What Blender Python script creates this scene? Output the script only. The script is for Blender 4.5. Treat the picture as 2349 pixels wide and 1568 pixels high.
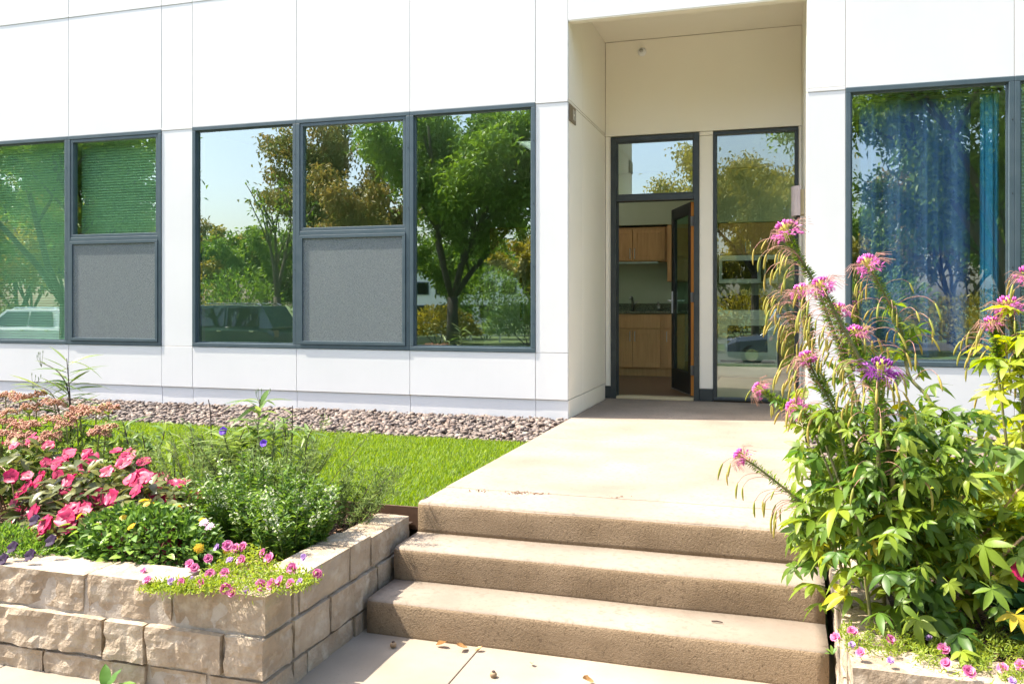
import bpy, bmesh, math, random
import numpy as np
from mathutils import Vector, Matrix, noise

for _o in list(bpy.data.objects):
    bpy.data.objects.remove(_o)
S = bpy.context.scene
COL = S.collection
R = math.radians
random.seed(7)
RNG = np.random.default_rng(7)

# ------------------------------------------------------------------ camera
YAW = R(17.4)
cam_data = bpy.data.cameras.new('camera')
cam_data.sensor_width = 36.0
cam_data.lens = 36.0 * 1966.0 / 2349.0
cam_data.shift_y = -89.0 / 2349.0
cam_data.clip_start = 0.05
cam_data.clip_end = 1500.0
cam = bpy.data.objects.new('camera', cam_data)
cam.location = (0, 0, 0.99)
cam.rotation_euler = (R(90), 0, YAW)
COL.objects.link(cam)
S.camera = cam
S.render.resolution_x = 1024
S.render.resolution_y = 683

# ------------------------------------------------------------------ sky, sun, exposure
SUN_EL, SUN_AZ = R(58), R(11)           # azimuth: degrees in front of the facade plane, from the left
w = bpy.data.worlds.new('World')
S.world = w
w.use_nodes = True
nt = w.node_tree
nt.nodes.clear()
sky = nt.nodes.new('ShaderNodeTexSky')
sky.sky_type = 'NISHITA'
sky.sun_disc = False
sky.sun_elevation = SUN_EL
sky.sun_rotation = R(270) - SUN_AZ
sky.air_density = 1.0
sky.dust_density = 3.0
sky.ozone_density = 1.0
bg = nt.nodes.new('ShaderNodeBackground')
bg.inputs['Strength'].default_value = 0.15
wo = nt.nodes.new('ShaderNodeOutputWorld')
nt.links.new(sky.outputs[0], bg.inputs['Color'])
nt.links.new(bg.outputs[0], wo.inputs['Surface'])
sd = bpy.data.lights.new('sun', 'SUN')
sd.energy = 4.0
sd.angle = R(0.5)
sd.color = (1.0, 0.92, 0.79)
sun = bpy.data.objects.new('sun', sd)
sun.rotation_euler = Vector((math.cos(SUN_EL) * math.cos(SUN_AZ), math.cos(SUN_EL) * math.sin(SUN_AZ), -math.sin(SUN_EL))).to_track_quat('-Z', 'Y').to_euler()
sun.location = (-20, -4, 30)
COL.objects.link(sun)
vs = S.view_settings
vs.view_transform = 'Standard'
vs.look = 'None'
vs.gamma = 1.0
vs.use_curve_mapping = False
vs.exposure = 1.75
S.cycles.max_bounces = 7
S.cycles.transparent_max_bounces = 16
S.cycles.glossy_bounces = 4
S.cycles.diffuse_bounces = 3

# ------------------------------------------------------------------ helpers
FPX, CXP, CYP, CAMZ = 1966.0, 1174.5, 695.0, 0.99
def at(u, v, Y):
    """point of the plane y = Y (metres in front of the photographer) measured on the photograph"""
    k = (u - CXP) / FPX
    rx = -math.sin(YAW) + k * math.cos(YAW)
    ry = math.cos(YAW) + k * math.sin(YAW)
    d = Y / ry
    return Vector((rx * d, Y, CAMZ - (v - CYP) * d / FPX))

def link(o, parent=None):
    COL.objects.link(o)
    if parent is not None:
        o.parent = parent
        o.matrix_parent_inverse = WORLD[parent.name].inverted()
    return o

WORLD = {}

def tag(o, label=None, cat=None, group=None, kind=None):
    if label: o['label'] = label
    if cat: o['category'] = cat
    if group: o['group'] = group
    if kind: o['kind'] = kind
    return o

def root(name, loc, label, cat, group=None):
    o = bpy.data.objects.new(name, None)
    o.empty_display_size = 0.1
    COL.objects.link(o)
    o.location = loc
    WORLD[o.name] = Matrix.Translation(Vector(loc))
    return tag(o, label, cat, group)

def inst(name, mesh, M, parent):
    o = bpy.data.objects.new(name, mesh)
    COL.objects.link(o)
    if parent is not None:
        o.parent = parent
        o.matrix_parent_inverse = WORLD[parent.name].inverted()
    o.matrix_basis = M
    return o

class MB:
    """collects shapes, builds one mesh object"""
    def __init__(s):
        s.v = []; s.f = []; s.m = []
    def add(s, V, Fc, mi=0):
        n = len(s.v)
        s.v.extend([tuple(p) for p in V])
        s.f.extend([tuple(i + n for i in f) for f in Fc])
        s.m.extend([mi] * len(Fc))
        return s
    def box(s, x0, x1, y0, y1, z0, z1, mi=0):
        V = [(x0,y0,z0),(x1,y0,z0),(x1,y1,z0),(x0,y1,z0),(x0,y0,z1),(x1,y0,z1),(x1,y1,z1),(x0,y1,z1)]
        return s.add(V, [(3,2,1,0),(4,5,6,7),(0,1,5,4),(1,2,6,5),(2,3,7,6),(3,0,4,7)], mi)
    def tube(s, pts, rad, n=6, cap=True, mi=0):
        pts = [Vector(p) for p in pts]
        if not hasattr(rad, '__len__'): rad = [rad] * len(pts)
        V = []; Fc = []
        up = Vector((0.0, 0.0, 1.0))
        a = None
        for i, p in enumerate(pts):
            t = (pts[min(i + 1, len(pts) - 1)] - pts[max(i - 1, 0)])
            if t.length < 1e-9: t = Vector((0, 0, 1))
            t.normalize()
            if a is None:
                a = t.orthogonal().normalized()
            else:
                a = (a - t * a.dot(t))
                a = a.normalized() if a.length > 1e-6 else t.orthogonal().normalized()
            b = t.cross(a)
            for j in range(n):
                th = 2 * math.pi * j / n
                V.append(p + (a * math.cos(th) + b * math.sin(th)) * rad[i])
        for i in range(len(pts) - 1):
            for j in range(n):
                k = (j + 1) % n
                Fc.append((i * n + j, i * n + k, (i + 1) * n + k, (i + 1) * n + j))
        if cap:
            Fc.append(tuple(range(n - 1, -1, -1)))
            Fc.append(tuple(range((len(pts) - 1) * n, len(pts) * n)))
        return s.add(V, Fc, mi)
    def prism(s, poly, y0, y1, axis='y', mi=0):
        n = len(poly)
        if axis == 'y':
            V = [(a, y0, b) for a, b in poly] + [(a, y1, b) for a, b in poly]
        elif axis == 'x':
            V = [(y0, a, b) for a, b in poly] + [(y1, a, b) for a, b in poly]
        else:
            V = [(a, b, y0) for a, b in poly] + [(a, b, y1) for a, b in poly]
        Fc = [tuple(range(n)), tuple(range(2 * n - 1, n - 1, -1))]
        for i in range(n):
            j = (i + 1) % n
            Fc.append((j, i, i + n, j + n))
        return s.add(V, Fc, mi)
    def lathe(s, prof, c, n=12, mi=0, axis='z'):
        V = []; Fc = []
        for r, h in prof:
            for j in range(n):
                th = 2 * math.pi * j / n
                p = (r * math.cos(th), r * math.sin(th), h)
                if axis == 'y': p = (p[0], p[2], p[1])
                if axis == 'x': p = (p[2], p[0], p[1])
                V.append((c[0] + p[0], c[1] + p[1], c[2] + p[2]))
        for i in range(len(prof) - 1):
            for j in range(n):
                k = (j + 1) % n
                Fc.append((i * n + j, i * n + k, (i + 1) * n + k, (i + 1) * n + j))
        Fc.append(tuple(range(n - 1, -1, -1)))
        Fc.append(tuple(range((len(prof) - 1) * n, len(prof) * n)))
        return s.add(V, Fc, mi)
    def mesh(s, name, mats, smooth=False):
        me = bpy.data.meshes.new(name)
        me.from_pydata(s.v, [], s.f)
        if not isinstance(mats, (list, tuple)): mats = [mats]
        for m in mats: me.materials.append(m)
        if len(mats) > 1:
            me.polygons.foreach_set('material_index', s.m)
        if smooth:
            me.polygons.foreach_set('use_smooth', [True] * len(me.polygons))
        bm = bmesh.new(); bm.from_mesh(me)
        bmesh.ops.recalc_face_normals(bm, faces=bm.faces)
        bm.to_mesh(me); bm.free()
        me.update()
        return me
    def build(s, name, mats, parent=None, smooth=False, bevel=0, seg=2):
        o = bpy.data.objects.new(name, s.mesh(name, mats, smooth))
        link(o, parent)
        WORLD[o.name] = Matrix.Identity(4)
        if bevel:
            b = o.modifiers.new('bevel', 'BEVEL')
            b.width = bevel; b.segments = seg; b.limit_method = 'ANGLE'
            b.harden_normals = False
        return o

def mesh_np(name, V, Fc, mat, tint=None, smooth=False):
    """V (n,3), Fc (m,k) -> mesh, quickly; tint: one value per vertex"""
    me = bpy.data.meshes.new(name)
    V = np.asarray(V, dtype=np.float32); Fc = np.asarray(Fc, dtype=np.int32)
    m, k = Fc.shape
    me.vertices.add(len(V)); me.vertices.foreach_set('co', V.ravel())
    me.loops.add(m * k); me.loops.foreach_set('vertex_index', Fc.ravel())
    me.polygons.add(m)
    me.polygons.foreach_set('loop_start', np.arange(0, m * k, k, dtype=np.int32))
    me.polygons.foreach_set('loop_total', np.full(m, k, dtype=np.int32))
    if smooth: me.polygons.foreach_set('use_smooth', np.ones(m, dtype=bool))
    me.update(calc_edges=True)
    if tint is not None:
        a = me.attributes.new('tint', 'FLOAT', 'POINT')
        a.data.foreach_set('value', np.asarray(tint, dtype=np.float32))
    for q in (mat if isinstance(mat, (list, tuple)) else [mat]): me.materials.append(q)
    me.validate()
    return me

def obj_np(name, V, Fc, mat, parent=None, tint=None, smooth=False):
    o = bpy.data.objects.new(name, mesh_np(name, V, Fc, mat, tint, smooth))
    link(o, parent)
    WORLD[o.name] = Matrix.Identity(4)
    return o

def unit(a):
    return a / np.maximum(np.linalg.norm(a, axis=-1, keepdims=True), 1e-9)

def leaf_mass(name, C, D, L, W, mat, parent=None, fold=0.25, up=None, tint=None):
    """many small folded leaves: centres C (n,3), directions D (n,3), lengths L, widths W"""
    n = len(C)
    D = unit(np.asarray(D, float))
    if up is None:
        up = RNG.normal(0, .6, (n, 3)) + np.array([0, 0, 1.0])
    side = unit(np.cross(D, up))
    nrm = np.cross(side, D)
    L = np.broadcast_to(np.asarray(L, float), (n,))[:, None]
    W = np.broadcast_to(np.asarray(W, float), (n,))[:, None]
    base = C
    tip = C + D * L - nrm * L * .12
    mid = C + D * L * .45
    l = mid + side * W * .5 + nrm * W * fold
    r = mid - side * W * .5 + nrm * W * fold
    V = np.stack([base, l, tip, r], 1).reshape(-1, 3)
    i = np.arange(n)[:, None] * 4
    Fc = np.concatenate([i + np.array([[0, 2, 1]]), i + np.array([[0, 3, 2]])], 0)
    t = RNG.random(n) if tint is None else tint
    o = obj_np(name, V, Fc, mat, parent, np.repeat(t, 4))
    return o

def scatter(name, bases, C, ROT, SC, mat, parent=None, tint=None, smooth=True):
    """join transformed copies of small base meshes (V,F) into ONE object; ROT (n,3,3), SC (n,3)"""
    n = len(C); Vs = []; Fs = []; Ts = []
    off = 0
    pick = RNG.integers(0, len(bases), n)
    for b, (bv, bf) in enumerate(bases):
        idx = np.where(pick == b)[0]
        if not len(idx): continue
        v = np.einsum('nij,nkj->nki', ROT[idx], bv[None] * SC[idx][:, None]) + C[idx][:, None]
        Vs.append(v.reshape(-1, 3))
        Fs.append((bf[None] + (np.arange(len(idx)) * len(bv))[:, None, None]).reshape(-1, bf.shape[1]) + off)
        off += len(idx) * len(bv)
        t = (RNG.random(len(idx)) if tint is None else tint[idx])
        Ts.append(np.repeat(t, len(bv)))
    return obj_np(name, np.concatenate(Vs), np.concatenate(Fs), mat, parent, np.concatenate(Ts), smooth)

def rand_rot(n, tilt=math.pi):
    a = RNG.uniform(0, 2 * math.pi, n); b = RNG.uniform(-tilt, tilt, n); c = RNG.uniform(-tilt, tilt, n)
    def rz(t):
        o = np.zeros((n, 3, 3)); o[:, 0, 0] = np.cos(t); o[:, 0, 1] = -np.sin(t); o[:, 1, 0] = np.sin(t); o[:, 1, 1] = np.cos(t); o[:, 2, 2] = 1; return o
    def rx(t):
        o = np.zeros((n, 3, 3)); o[:, 1, 1] = np.cos(t); o[:, 1, 2] = -np.sin(t); o[:, 2, 1] = np.sin(t); o[:, 2, 2] = np.cos(t); o[:, 0, 0] = 1; return o
    def ry(t):
        o = np.zeros((n, 3, 3)); o[:, 0, 0] = np.cos(t); o[:, 0, 2] = np.sin(t); o[:, 2, 0] = -np.sin(t); o[:, 2, 2] = np.cos(t); o[:, 1, 1] = 1; return o
    return np.einsum('nij,njk,nkl->nil', rx(b), ry(c), rz(a))

def ico(sub=1, jit=0.0, seed=0):
    bm = bmesh.new(); bmesh.ops.create_icosphere(bm, subdivisions=sub, radius=1)
    rg = random.Random(seed)
    for v in bm.verts: v.co *= 1 + rg.uniform(-jit, jit)
    V = np.array([v.co[:] for v in bm.verts]); Fc = np.array([[v.index for v in f.verts] for f in bm.faces])
    bm.free(); return V, Fc

# ------------------------------------------------------------------ materials
def ramp_mix(nt, fac, c1, c2):
    m = nt.nodes.new('ShaderNodeMix'); m.data_type = 'RGBA'
    m.inputs['A'].default_value = (*c1, 1); m.inputs['B'].default_value = (*c2, 1)
    if fac is not None: nt.links.new(fac, m.inputs['Factor'])
    return m.outputs['Result']

def noise_node(nt, scale, detail=4, rough=.55, vec=None, stretch=None):
    n = nt.nodes.new('ShaderNodeTexNoise')
    n.inputs['Scale'].default_value = scale; n.inputs['Detail'].default_value = detail; n.inputs['Roughness'].default_value = rough
    g = nt.nodes.new('ShaderNodeNewGeometry')
    src = g.outputs['Position'] if vec is None else vec
    if stretch:
        mp = nt.nodes.new('ShaderNodeMapping'); mp.inputs['Scale'].default_value = stretch
        nt.links.new(src, mp.inputs['Vector']); src = mp.outputs[0]
    nt.links.new(src, n.inputs['Vector'])
    return n

def stretch_fac(nt, out, lo, hi):
    m = nt.nodes.new('ShaderNodeMapRange')
    m.inputs['From Min'].default_value = lo; m.inputs['From Max'].default_value = hi
    nt.links.new(out, m.inputs['Value'])
    return m.outputs[0]

def pmat(name, c1, c2=None, scale=6, rough=.6, bump=0, bscale=60, metal=0, spec=.5, stretch=None, c3=None, s3=40, lohi=(.35, .65), bdist=.01, lohi3=(.55, .75), sheen=0):
    m = bpy.data.materials.new(name); m.use_nodes = True
    nt = m.node_tree; b = nt.nodes['Principled BSDF']
    b.inputs['Roughness'].default_value = rough; b.inputs['Metallic'].default_value = metal
    b.inputs['Specular IOR Level'].default_value = spec
    if c2 is None: b.inputs['Base Color'].default_value = (*c1, 1)
    else:
        n = noise_node(nt, scale, stretch=stretch)
        col = ramp_mix(nt, stretch_fac(nt, n.outputs['Fac'], *lohi), c1, c2)
        if c3 is not None:
            n3 = noise_node(nt, s3, 3)
            f3 = stretch_fac(nt, n3.outputs['Fac'], *lohi3)
            mm = nt.nodes.new('ShaderNodeMix'); mm.data_type = 'RGBA'
            nt.links.new(f3, mm.inputs['Factor']); nt.links.new(col, mm.inputs['A']); mm.inputs['B'].default_value = (*c3, 1)
            col = mm.outputs['Result']
        nt.links.new(col, b.inputs['Base Color'])
    if bump:
        n = noise_node(nt, bscale, 5, .6, stretch=stretch)
        bp = nt.nodes.new('ShaderNodeBump'); bp.inputs['Strength'].default_value = bump; bp.inputs['Distance'].default_value = bdist
        nt.links.new(n.outputs['Fac'], bp.inputs['Height']); nt.links.new(bp.outputs[0], b.inputs['Normal'])
    return m

def leafmat(name, c1, c2, src='obj', trans=.4, rough=.45, spec=.35, tcol=None):
    m = bpy.data.materials.new(name); m.use_nodes = True
    nt = m.node_tree; b = nt.nodes['Principled BSDF']
    b.inputs['Roughness'].default_value = rough; b.inputs['Specular IOR Level'].default_value = spec
    if src == 'obj':
        i = nt.nodes.new('ShaderNodeObjectInfo'); f = i.outputs['Random']
    else:
        i = nt.nodes.new('ShaderNodeAttribute'); i.attribute_name = 'tint'; f = i.outputs['Fac']
    col = ramp_mix(nt, f, c1, c2)
    nt.links.new(col, b.inputs['Base Color'])
    t = nt.nodes.new('ShaderNodeBsdfTranslucent')
    if tcol is None:
        hs = nt.nodes.new('ShaderNodeHueSaturation'); hs.inputs['Hue'].default_value = .485; hs.inputs['Saturation'].default_value = 1.1; hs.inputs['Value'].default_value = 1.5
        nt.links.new(col, hs.inputs['Color']); nt.links.new(hs.outputs[0], t.inputs['Color'])
    else: t.inputs['Color'].default_value = (*tcol, 1)
    mx = nt.nodes.new('ShaderNodeMixShader'); mx.inputs[0].default_value = trans
    nt.links.new(b.outputs[0], mx.inputs[1]); nt.links.new(t.outputs[0], mx.inputs[2])
    nt.links.new(mx.outputs[0], nt.nodes['Material Output'].inputs['Surface'])
    return m

def glassmat(name, tint, refl, rcol=(.93, 1, .97), wavy=.0):
    m = bpy.data.materials.new(name); m.use_nodes = True
    nt = m.node_tree; nt.nodes.remove(nt.nodes['Principled BSDF'])
    tr = nt.nodes.new('ShaderNodeBsdfTransparent'); tr.inputs[0].default_value = (*tint, 1)
    gl = nt.nodes.new('ShaderNodeBsdfGlossy'); gl.inputs['Color'].default_value = (*rcol, 1); gl.inputs['Roughness'].default_value = 0.0
    fr = nt.nodes.new('ShaderNodeFresnel'); fr.inputs[0].default_value = 1.45
    ma = nt.nodes.new('ShaderNodeMath'); ma.operation = 'ADD'; ma.use_clamp = True; ma.inputs[1].default_value = refl
    nt.links.new(fr.outputs[0], ma.inputs[0])
    # the reflective coating is on the first surface only: light leaving the pane from inside is not mirrored again
    ge = nt.nodes.new('ShaderNodeNewGeometry'); iv = nt.nodes.new('ShaderNodeMath'); iv.operation = 'SUBTRACT'; iv.inputs[0].default_value = 1
    mu = nt.nodes.new('ShaderNodeMath'); mu.operation = 'MULTIPLY'
    nt.links.new(ge.outputs['Backfacing'], iv.inputs[1]); nt.links.new(iv.outputs[0], mu.inputs[0]); nt.links.new(ma.outputs[0], mu.inputs[1]); ma = mu
    mx = nt.nodes.new('ShaderNodeMixShader')
    nt.links.new(ma.outputs[0], mx.inputs[0]); nt.links.new(tr.outputs[0], mx.inputs[1]); nt.links.new(gl.outputs[0], mx.inputs[2])
    if wavy:
        n = noise_node(nt, 1.6, 1)
        bp = nt.nodes.new('ShaderNodeBump'); bp.inputs['Strength'].default_value = wavy; bp.inputs['Distance'].default_value = .01
        nt.links.new(n.outputs['Fac'], bp.inputs['Height']); nt.links.new(bp.outputs[0], gl.inputs['Normal'])
    nt.links.new(mx.outputs[0], nt.nodes['Material Output'].inputs['Surface'])
    return m

M = {}
def panelmat():
    m = pmat('white fibre cement panel', (.675, .675, .662), (.725, .722, .708), .9, .55, .15, 14, bdist=.004)
    nt = m.node_tree; b = nt.nodes['Principled BSDF']; old = b.inputs['Base Color'].links[0].from_socket
    oi = nt.nodes.new('ShaderNodeObjectInfo'); mr = nt.nodes.new('ShaderNodeMapRange'); mr.inputs['To Min'].default_value = .97; mr.inputs['To Max'].default_value = 1.0
    nt.links.new(oi.outputs['Random'], mr.inputs['Value'])
    st = noise_node(nt, 3.0, 5, .65, stretch=(5, 5, .35)); sf = nt.nodes.new('ShaderNodeMapRange')      # faint rain streaks
    sf.inputs['From Min'].default_value = .45; sf.inputs['From Max'].default_value = .8; sf.inputs['To Min'].default_value = 1.0; sf.inputs['To Max'].default_value = .985
    nt.links.new(st.outputs['Fac'], sf.inputs['Value'])
    k = nt.nodes.new('ShaderNodeMath'); k.operation = 'MULTIPLY'; nt.links.new(mr.outputs[0], k.inputs[0]); nt.links.new(sf.outputs[0], k.inputs[1])
    mm = nt.nodes.new('ShaderNodeVectorMath'); mm.operation = 'SCALE'; nt.links.new(old, mm.inputs[0]); nt.links.new(k.outputs[0], mm.inputs['Scale']); nt.links.new(mm.outputs[0], b.inputs['Base Color'])
    return m
M['panel'] = panelmat()
M['recess'] = pmat('cream painted panel', (.89, .835, .70), (.90, .85, .72), 1.5, .6, .08, 40)
M['core'] = pmat('panel backing', (.66, .58, .50), (.58, .52, .46), 5, .9)
M['frame'] = pmat('slate blue aluminium', (.055, .085, .10), (.07, .10, .115), 9, .38, .05, 120, spec=.5)
M['dframe'] = pmat('dark bronze aluminium', (.028, .036, .038), (.04, .05, .05), 9, .4, .05, 120)
M['black'] = pmat('black painted metal', (.012, .013, .013), (.02, .02, .02), 12, .4)
M['glass'] = glassmat('green tinted reflective glass', (.80, .95, .85), .33, wavy=.02)
M['glass_blue'] = glassmat('neutral reflective glass', (.88, .94, .94), .25, wavy=.02)
M['glass_side'] = glassmat('sidelight glass', (.84, .96, .88), .20, wavy=.02)
M['glass_clear'] = glassmat('door glass', (.62, .80, .70), .07)
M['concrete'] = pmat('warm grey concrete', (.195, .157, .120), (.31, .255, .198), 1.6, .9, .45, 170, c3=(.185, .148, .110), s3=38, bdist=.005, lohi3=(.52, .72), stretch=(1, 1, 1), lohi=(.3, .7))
M['concrete_riser_shade'] = pmat('coarse concrete shade tone', (.185, .129, .075), (.25, .181, .112), 4, .95, .65, 150, c3=(.125, .086, .050), s3=70, bdist=.009, lohi3=(.55, .72))  # riser shade put into the colour: darker and browner than the tread
M['pavement'] = pmat('pale concrete paving', (.225, .187, .142), (.30, .252, .195), 2.1, .9, .35, 200, c3=(.21, .18, .14), s3=60, bdist=.004, lohi3=(.62, .8))
M['stone'] = pmat('buff limestone', (.27, .205, .14), (.39, .315, .23), 5, .9, .95, 45, c3=(.46, .395, .31), s3=14, bdist=.012, lohi3=(.5, .72))
M['mortar'] = pmat('grey mortar', (.34, .29, .235), (.42, .37, .31), 20, .95, .6, 90)
M['soil'] = pmat('dark soil', (.035, .022, .015), (.07, .045, .03), 18, .95, .8, 60, bdist=.02)
M['mulch'] = pmat('bark mulch', (.11, .06, .035), (.22, .13, .08), 30, .9, .5, 80)
M['edging'] = pmat('brown steel edging', (.07, .035, .02), (.11, .06, .035), 10, .6)
M['turf'] = pmat('turf soil', (.05, .065, .02), (.07, .09, .03), 9, .95)
M['white'] = pmat('white enamel', (.80, .80, .78), (.83, .83, .81), 4, .3)
M['blind'] = pmat('pale blind slats', (.66, .72, .56), (.70, .76, .60), 4, .5)
M['wood'] = pmat('maple cabinet', (.56, .30, .115), (.64, .36, .15), 3, .45, stretch=(14, 14, 1.2), bump=.08, bscale=40)
M['orange'] = pmat('orange door edge', (.70, .26, .04), (.76, .30, .06), 3, .5, stretch=(12, 12, 1))
M['woodfloor'] = pmat('brown laminate', (.10, .06, .035), (.17, .105, .065), 4, .4, stretch=(2, 16, 1))
M['carpet'] = pmat('sand vinyl', (.62, .49, .33), (.66, .53, .37), 5, .6)
M['sage'] = pmat('sage wall paint', (.50, .55, .38), (.54, .58, .42), 2, .8)
M['granite'] = pmat('dark granite', (.05, .05, .03), (.22, .22, .13), 120, .25, lohi=(.42, .58))
M['chrome'] = pmat('chrome', (.75, .75, .75), None, rough=.15, metal=1)
M['steel'] = pmat('brushed metal', (.45, .45, .44), (.52, .52, .50), 20, .35, metal=.9)
M['darkglass'] = pmat('dark appliance glass', (.01, .012, .012), None, rough=.05)
M['curtain'] = pmat('blue curtain', (.115, .215, .43), (.15, .265, .50), 3, .8, .2, 300, stretch=(8, 8, 1))
M['curtain_teal'] = pmat('teal curtain', (.05, .34, .56), (.07, .40, .62), 3, .8, .2, 300)
M['plaque'] = pmat('bronze plaque', (.16, .12, .07), (.20, .15, .09), 30, .45)
M['letter'] = pmat('cream lettering', (.66, .62, .50), None, rough=.6)
M['sconce'] = pmat('mauve ceramic', (.46, .38, .36), (.52, .44, .42), 10, .6)
M['tan'] = pmat('tan plate', (.50, .42, .24), (.55, .46, .28), 10, .6)
M['asphalt'] = pmat('asphalt', (.05, .05, .05), (.07, .07, .068), 3, .9, .4, 200)
M['bark'] = pmat('bark', (.055, .042, .03), (.10, .08, .06), 8, .95, .8, 30, stretch=(3, 3, .7), bdist=.03)
M['bark_dark'] = pmat('dark bark', (.022, .018, .013), (.045, .036, .027), 8, .95, .8, 30, stretch=(3, 3, .7), bdist=.03)
M['grassland'] = pmat('rough grass', (.06, .10, .025), (.10, .15, .04), .8, .95, .6, 20, bdist=.05)

def diffmat():
    m = bpy.data.materials.new('added skylight acrylic'); m.use_nodes = True
    nt = m.node_tree; nt.nodes.remove(nt.nodes['Principled BSDF'])
    t = nt.nodes.new('ShaderNodeBsdfTranslucent'); t.inputs['Color'].default_value = (.96, .96, .94, 1)
    nt.links.new(t.outputs[0], nt.nodes['Material Output'].inputs['Surface']); return m
M['diffuser'] = diffmat()  # translucent sheet for the added kitchen skylight
# ------------------------------------------------------------------ setting: ground, pavement, path, steps
def sheet(name, xs, ys, zf, mat, kind='structure'):
    V = [(x, y, zf(x, y)) for y in ys for x in xs]
    nx = len(xs)
    Fc = [(j * nx + i, j * nx + i + 1, (j + 1) * nx + i + 1, (j + 1) * nx + i) for j in range(len(ys) - 1) for i in range(nx - 1)]
    o = MB().add(V, Fc).build(name, mat)
    return tag(o, kind=kind)

def zground(x, y):
    if y > -2.5: return -.56
    if y > -8.5: return -.56 - .46 * (-2.5 - y) / 6
    return -1.02
sheet('ground', [-420, -120, -60, -30, 0, 30, 60, 120, 420], [-600, -150, -60, -30, -20, -8.5, -6.5, -4.5, -2.5, 30, 60, 300], zground, M['grassland'])
road = MB().box(-200, 200, -17.0, -9.6, -1.2, -1.0).build('road', M['asphalt']); tag(road, kind='structure')
for y0, y1 in ((-9.6, -9.45), (-17.15, -17.0)):
    k = MB().box(-200, 200, y0, y1, -1.2, -.87).build('kerb', M['pavement'], bevel=.02); tag(k, kind='structure')
lot = MB().box(-12, 14, -33.0, -25.0, -1.2, -1.0).build('parking_lot', M['asphalt']); tag(lot, kind='structure')

pav = tag(MB().box(-12, 8, -2.4, 3.9, -.6, -.4545).build('pavement', M['soil']), kind='structure')
xs = [-12, -10.2, -8.4, -6.6, -4.55, -2.95, -1.2, .9, 3.0, 5.4, 8]
ys = [-2.4, -.7, 1.15, 2.38, 3.86]
for j in range(4):
    for i in range(10):
        o = MB().box(xs[i] + .003, xs[i + 1] - .003, ys[j] + .003, ys[j + 1] - .003, -.5, -.45 + random.uniform(-.002, .002)).build('paving_slab', M['pavement'], pav, bevel=.004)

PX0, PX1 = -1.728, .172
path = tag(MB().box(PX0 + .01, PX1 - .01, 4.0, 8.80, -.3, -.02).build('entrance_path', M['soil']), kind='structure')
for y0, y1 in ((3.95, 4.315), (4.315, 6.12), (6.12, 7.5), (7.5, 8.84)):
    z0 = -.152 if y0 < 4 else -.16
    MB().box(PX0, PX1, y0 + (.0025 if y0 > 4 else 0), y1 - .0025, z0, random.uniform(-.001, .001)).build('path_slab', [M['concrete']], path, bevel=.014 if y0 < 4 else .005, seg=3)
steps = tag(MB().box(PX0 + .02, PX1 - .02, 3.48, 4.3, -.5, -.31).build('steps_base', M['concrete_riser_shade']), kind='structure')
def step_mesh(y0, y1, z0, z1):
    # a cast step: broom-finished tread, rounded nosing, coarse riser with shade in its colour, slightly uneven
    bm = bmesh.new()
    nx = 40
    prof = [(y1, z1), (y0 + .12, z1), (y0 + .03, z1 - .001), (y0 + .014, z1 - .004), (y0 + .005, z1 - .012), (y0 + .001, z1 - .026), (y0, z1 - .07), (y0 + .001, z0 + .03), (y0 + .002, z0), (y1, z0)]
    rows = []
    for i in range(nx + 1):
        x = PX0 + (PX1 - PX0) * i / nx
        rows.append([bm.verts.new((x, y + noise.noise(Vector((x * 3, z * 9, y0))) * .004, z + noise.noise(Vector((x * 2.3, y * 3, z0 + 5))) * .0025)) for y, z in prof])
    for i in range(nx):
        for j in range(len(prof)):
            k = (j + 1) % len(prof)
            f = bm.faces.new((rows[i][j], rows[i + 1][j], rows[i + 1][k], rows[i][k])); f.smooth = True
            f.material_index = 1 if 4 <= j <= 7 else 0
    bm.faces.new(rows[0]); bm.faces.new(rows[nx])
    bmesh.ops.recalc_face_normals(bm, faces=bm.faces)
    me = bpy.data.meshes.new('step'); bm.to_mesh(me); bm.free()
    me.materials.append(M['concrete']); me.materials.append(M['concrete_riser_shade'])
    return me
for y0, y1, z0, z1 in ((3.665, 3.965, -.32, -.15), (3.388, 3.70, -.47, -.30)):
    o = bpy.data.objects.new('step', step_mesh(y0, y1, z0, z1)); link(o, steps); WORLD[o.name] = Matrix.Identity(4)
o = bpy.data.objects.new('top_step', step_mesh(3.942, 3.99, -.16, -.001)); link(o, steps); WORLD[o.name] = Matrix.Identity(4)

zl = lambda x, y: -.085 + .06 * (y - 4.06) / 1.87
lawn = sheet('lawn', [-16, -10, -6, -4, -2.8, PX0 - .004], [4.06, 4.7, 5.3, 5.93], zl, M['turf'])
lawn2 = sheet('lawn', [PX1 + .004, 2, 5, 9], [4.3, 4.7, 5.3, 5.93], zl, M['turf'])
bed1 = sheet('gravel_bed', [-16, -8, -4, PX0 - .004], [5.94, 6.5, 7.2], lambda x, y: -.055, M['soil'])
bed2 = sheet('gravel_bed', [PX1 + .004, 3, 9], [5.94, 6.5, 7.2], lambda x, y: -.055, M['soil'])
soil1 = sheet('planting_bed', [-9, -6, -4, -3, -2.3, -1.80], [2.70, 3.0, 3.4, 3.8, 4.045], lambda x, y: -.135 + .03 * noise.noise(Vector((x * 3, y * 3, 0))), M['soil'])
soil2 = sheet('planting_bed', [.26, .6, 1.2, 3, 8], [2.80, 3.2, 3.7, 4.29], lambda x, y: -.15 + .03 * noise.noise(Vector((x * 3, y * 3, 0))), M['soil'])

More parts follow.
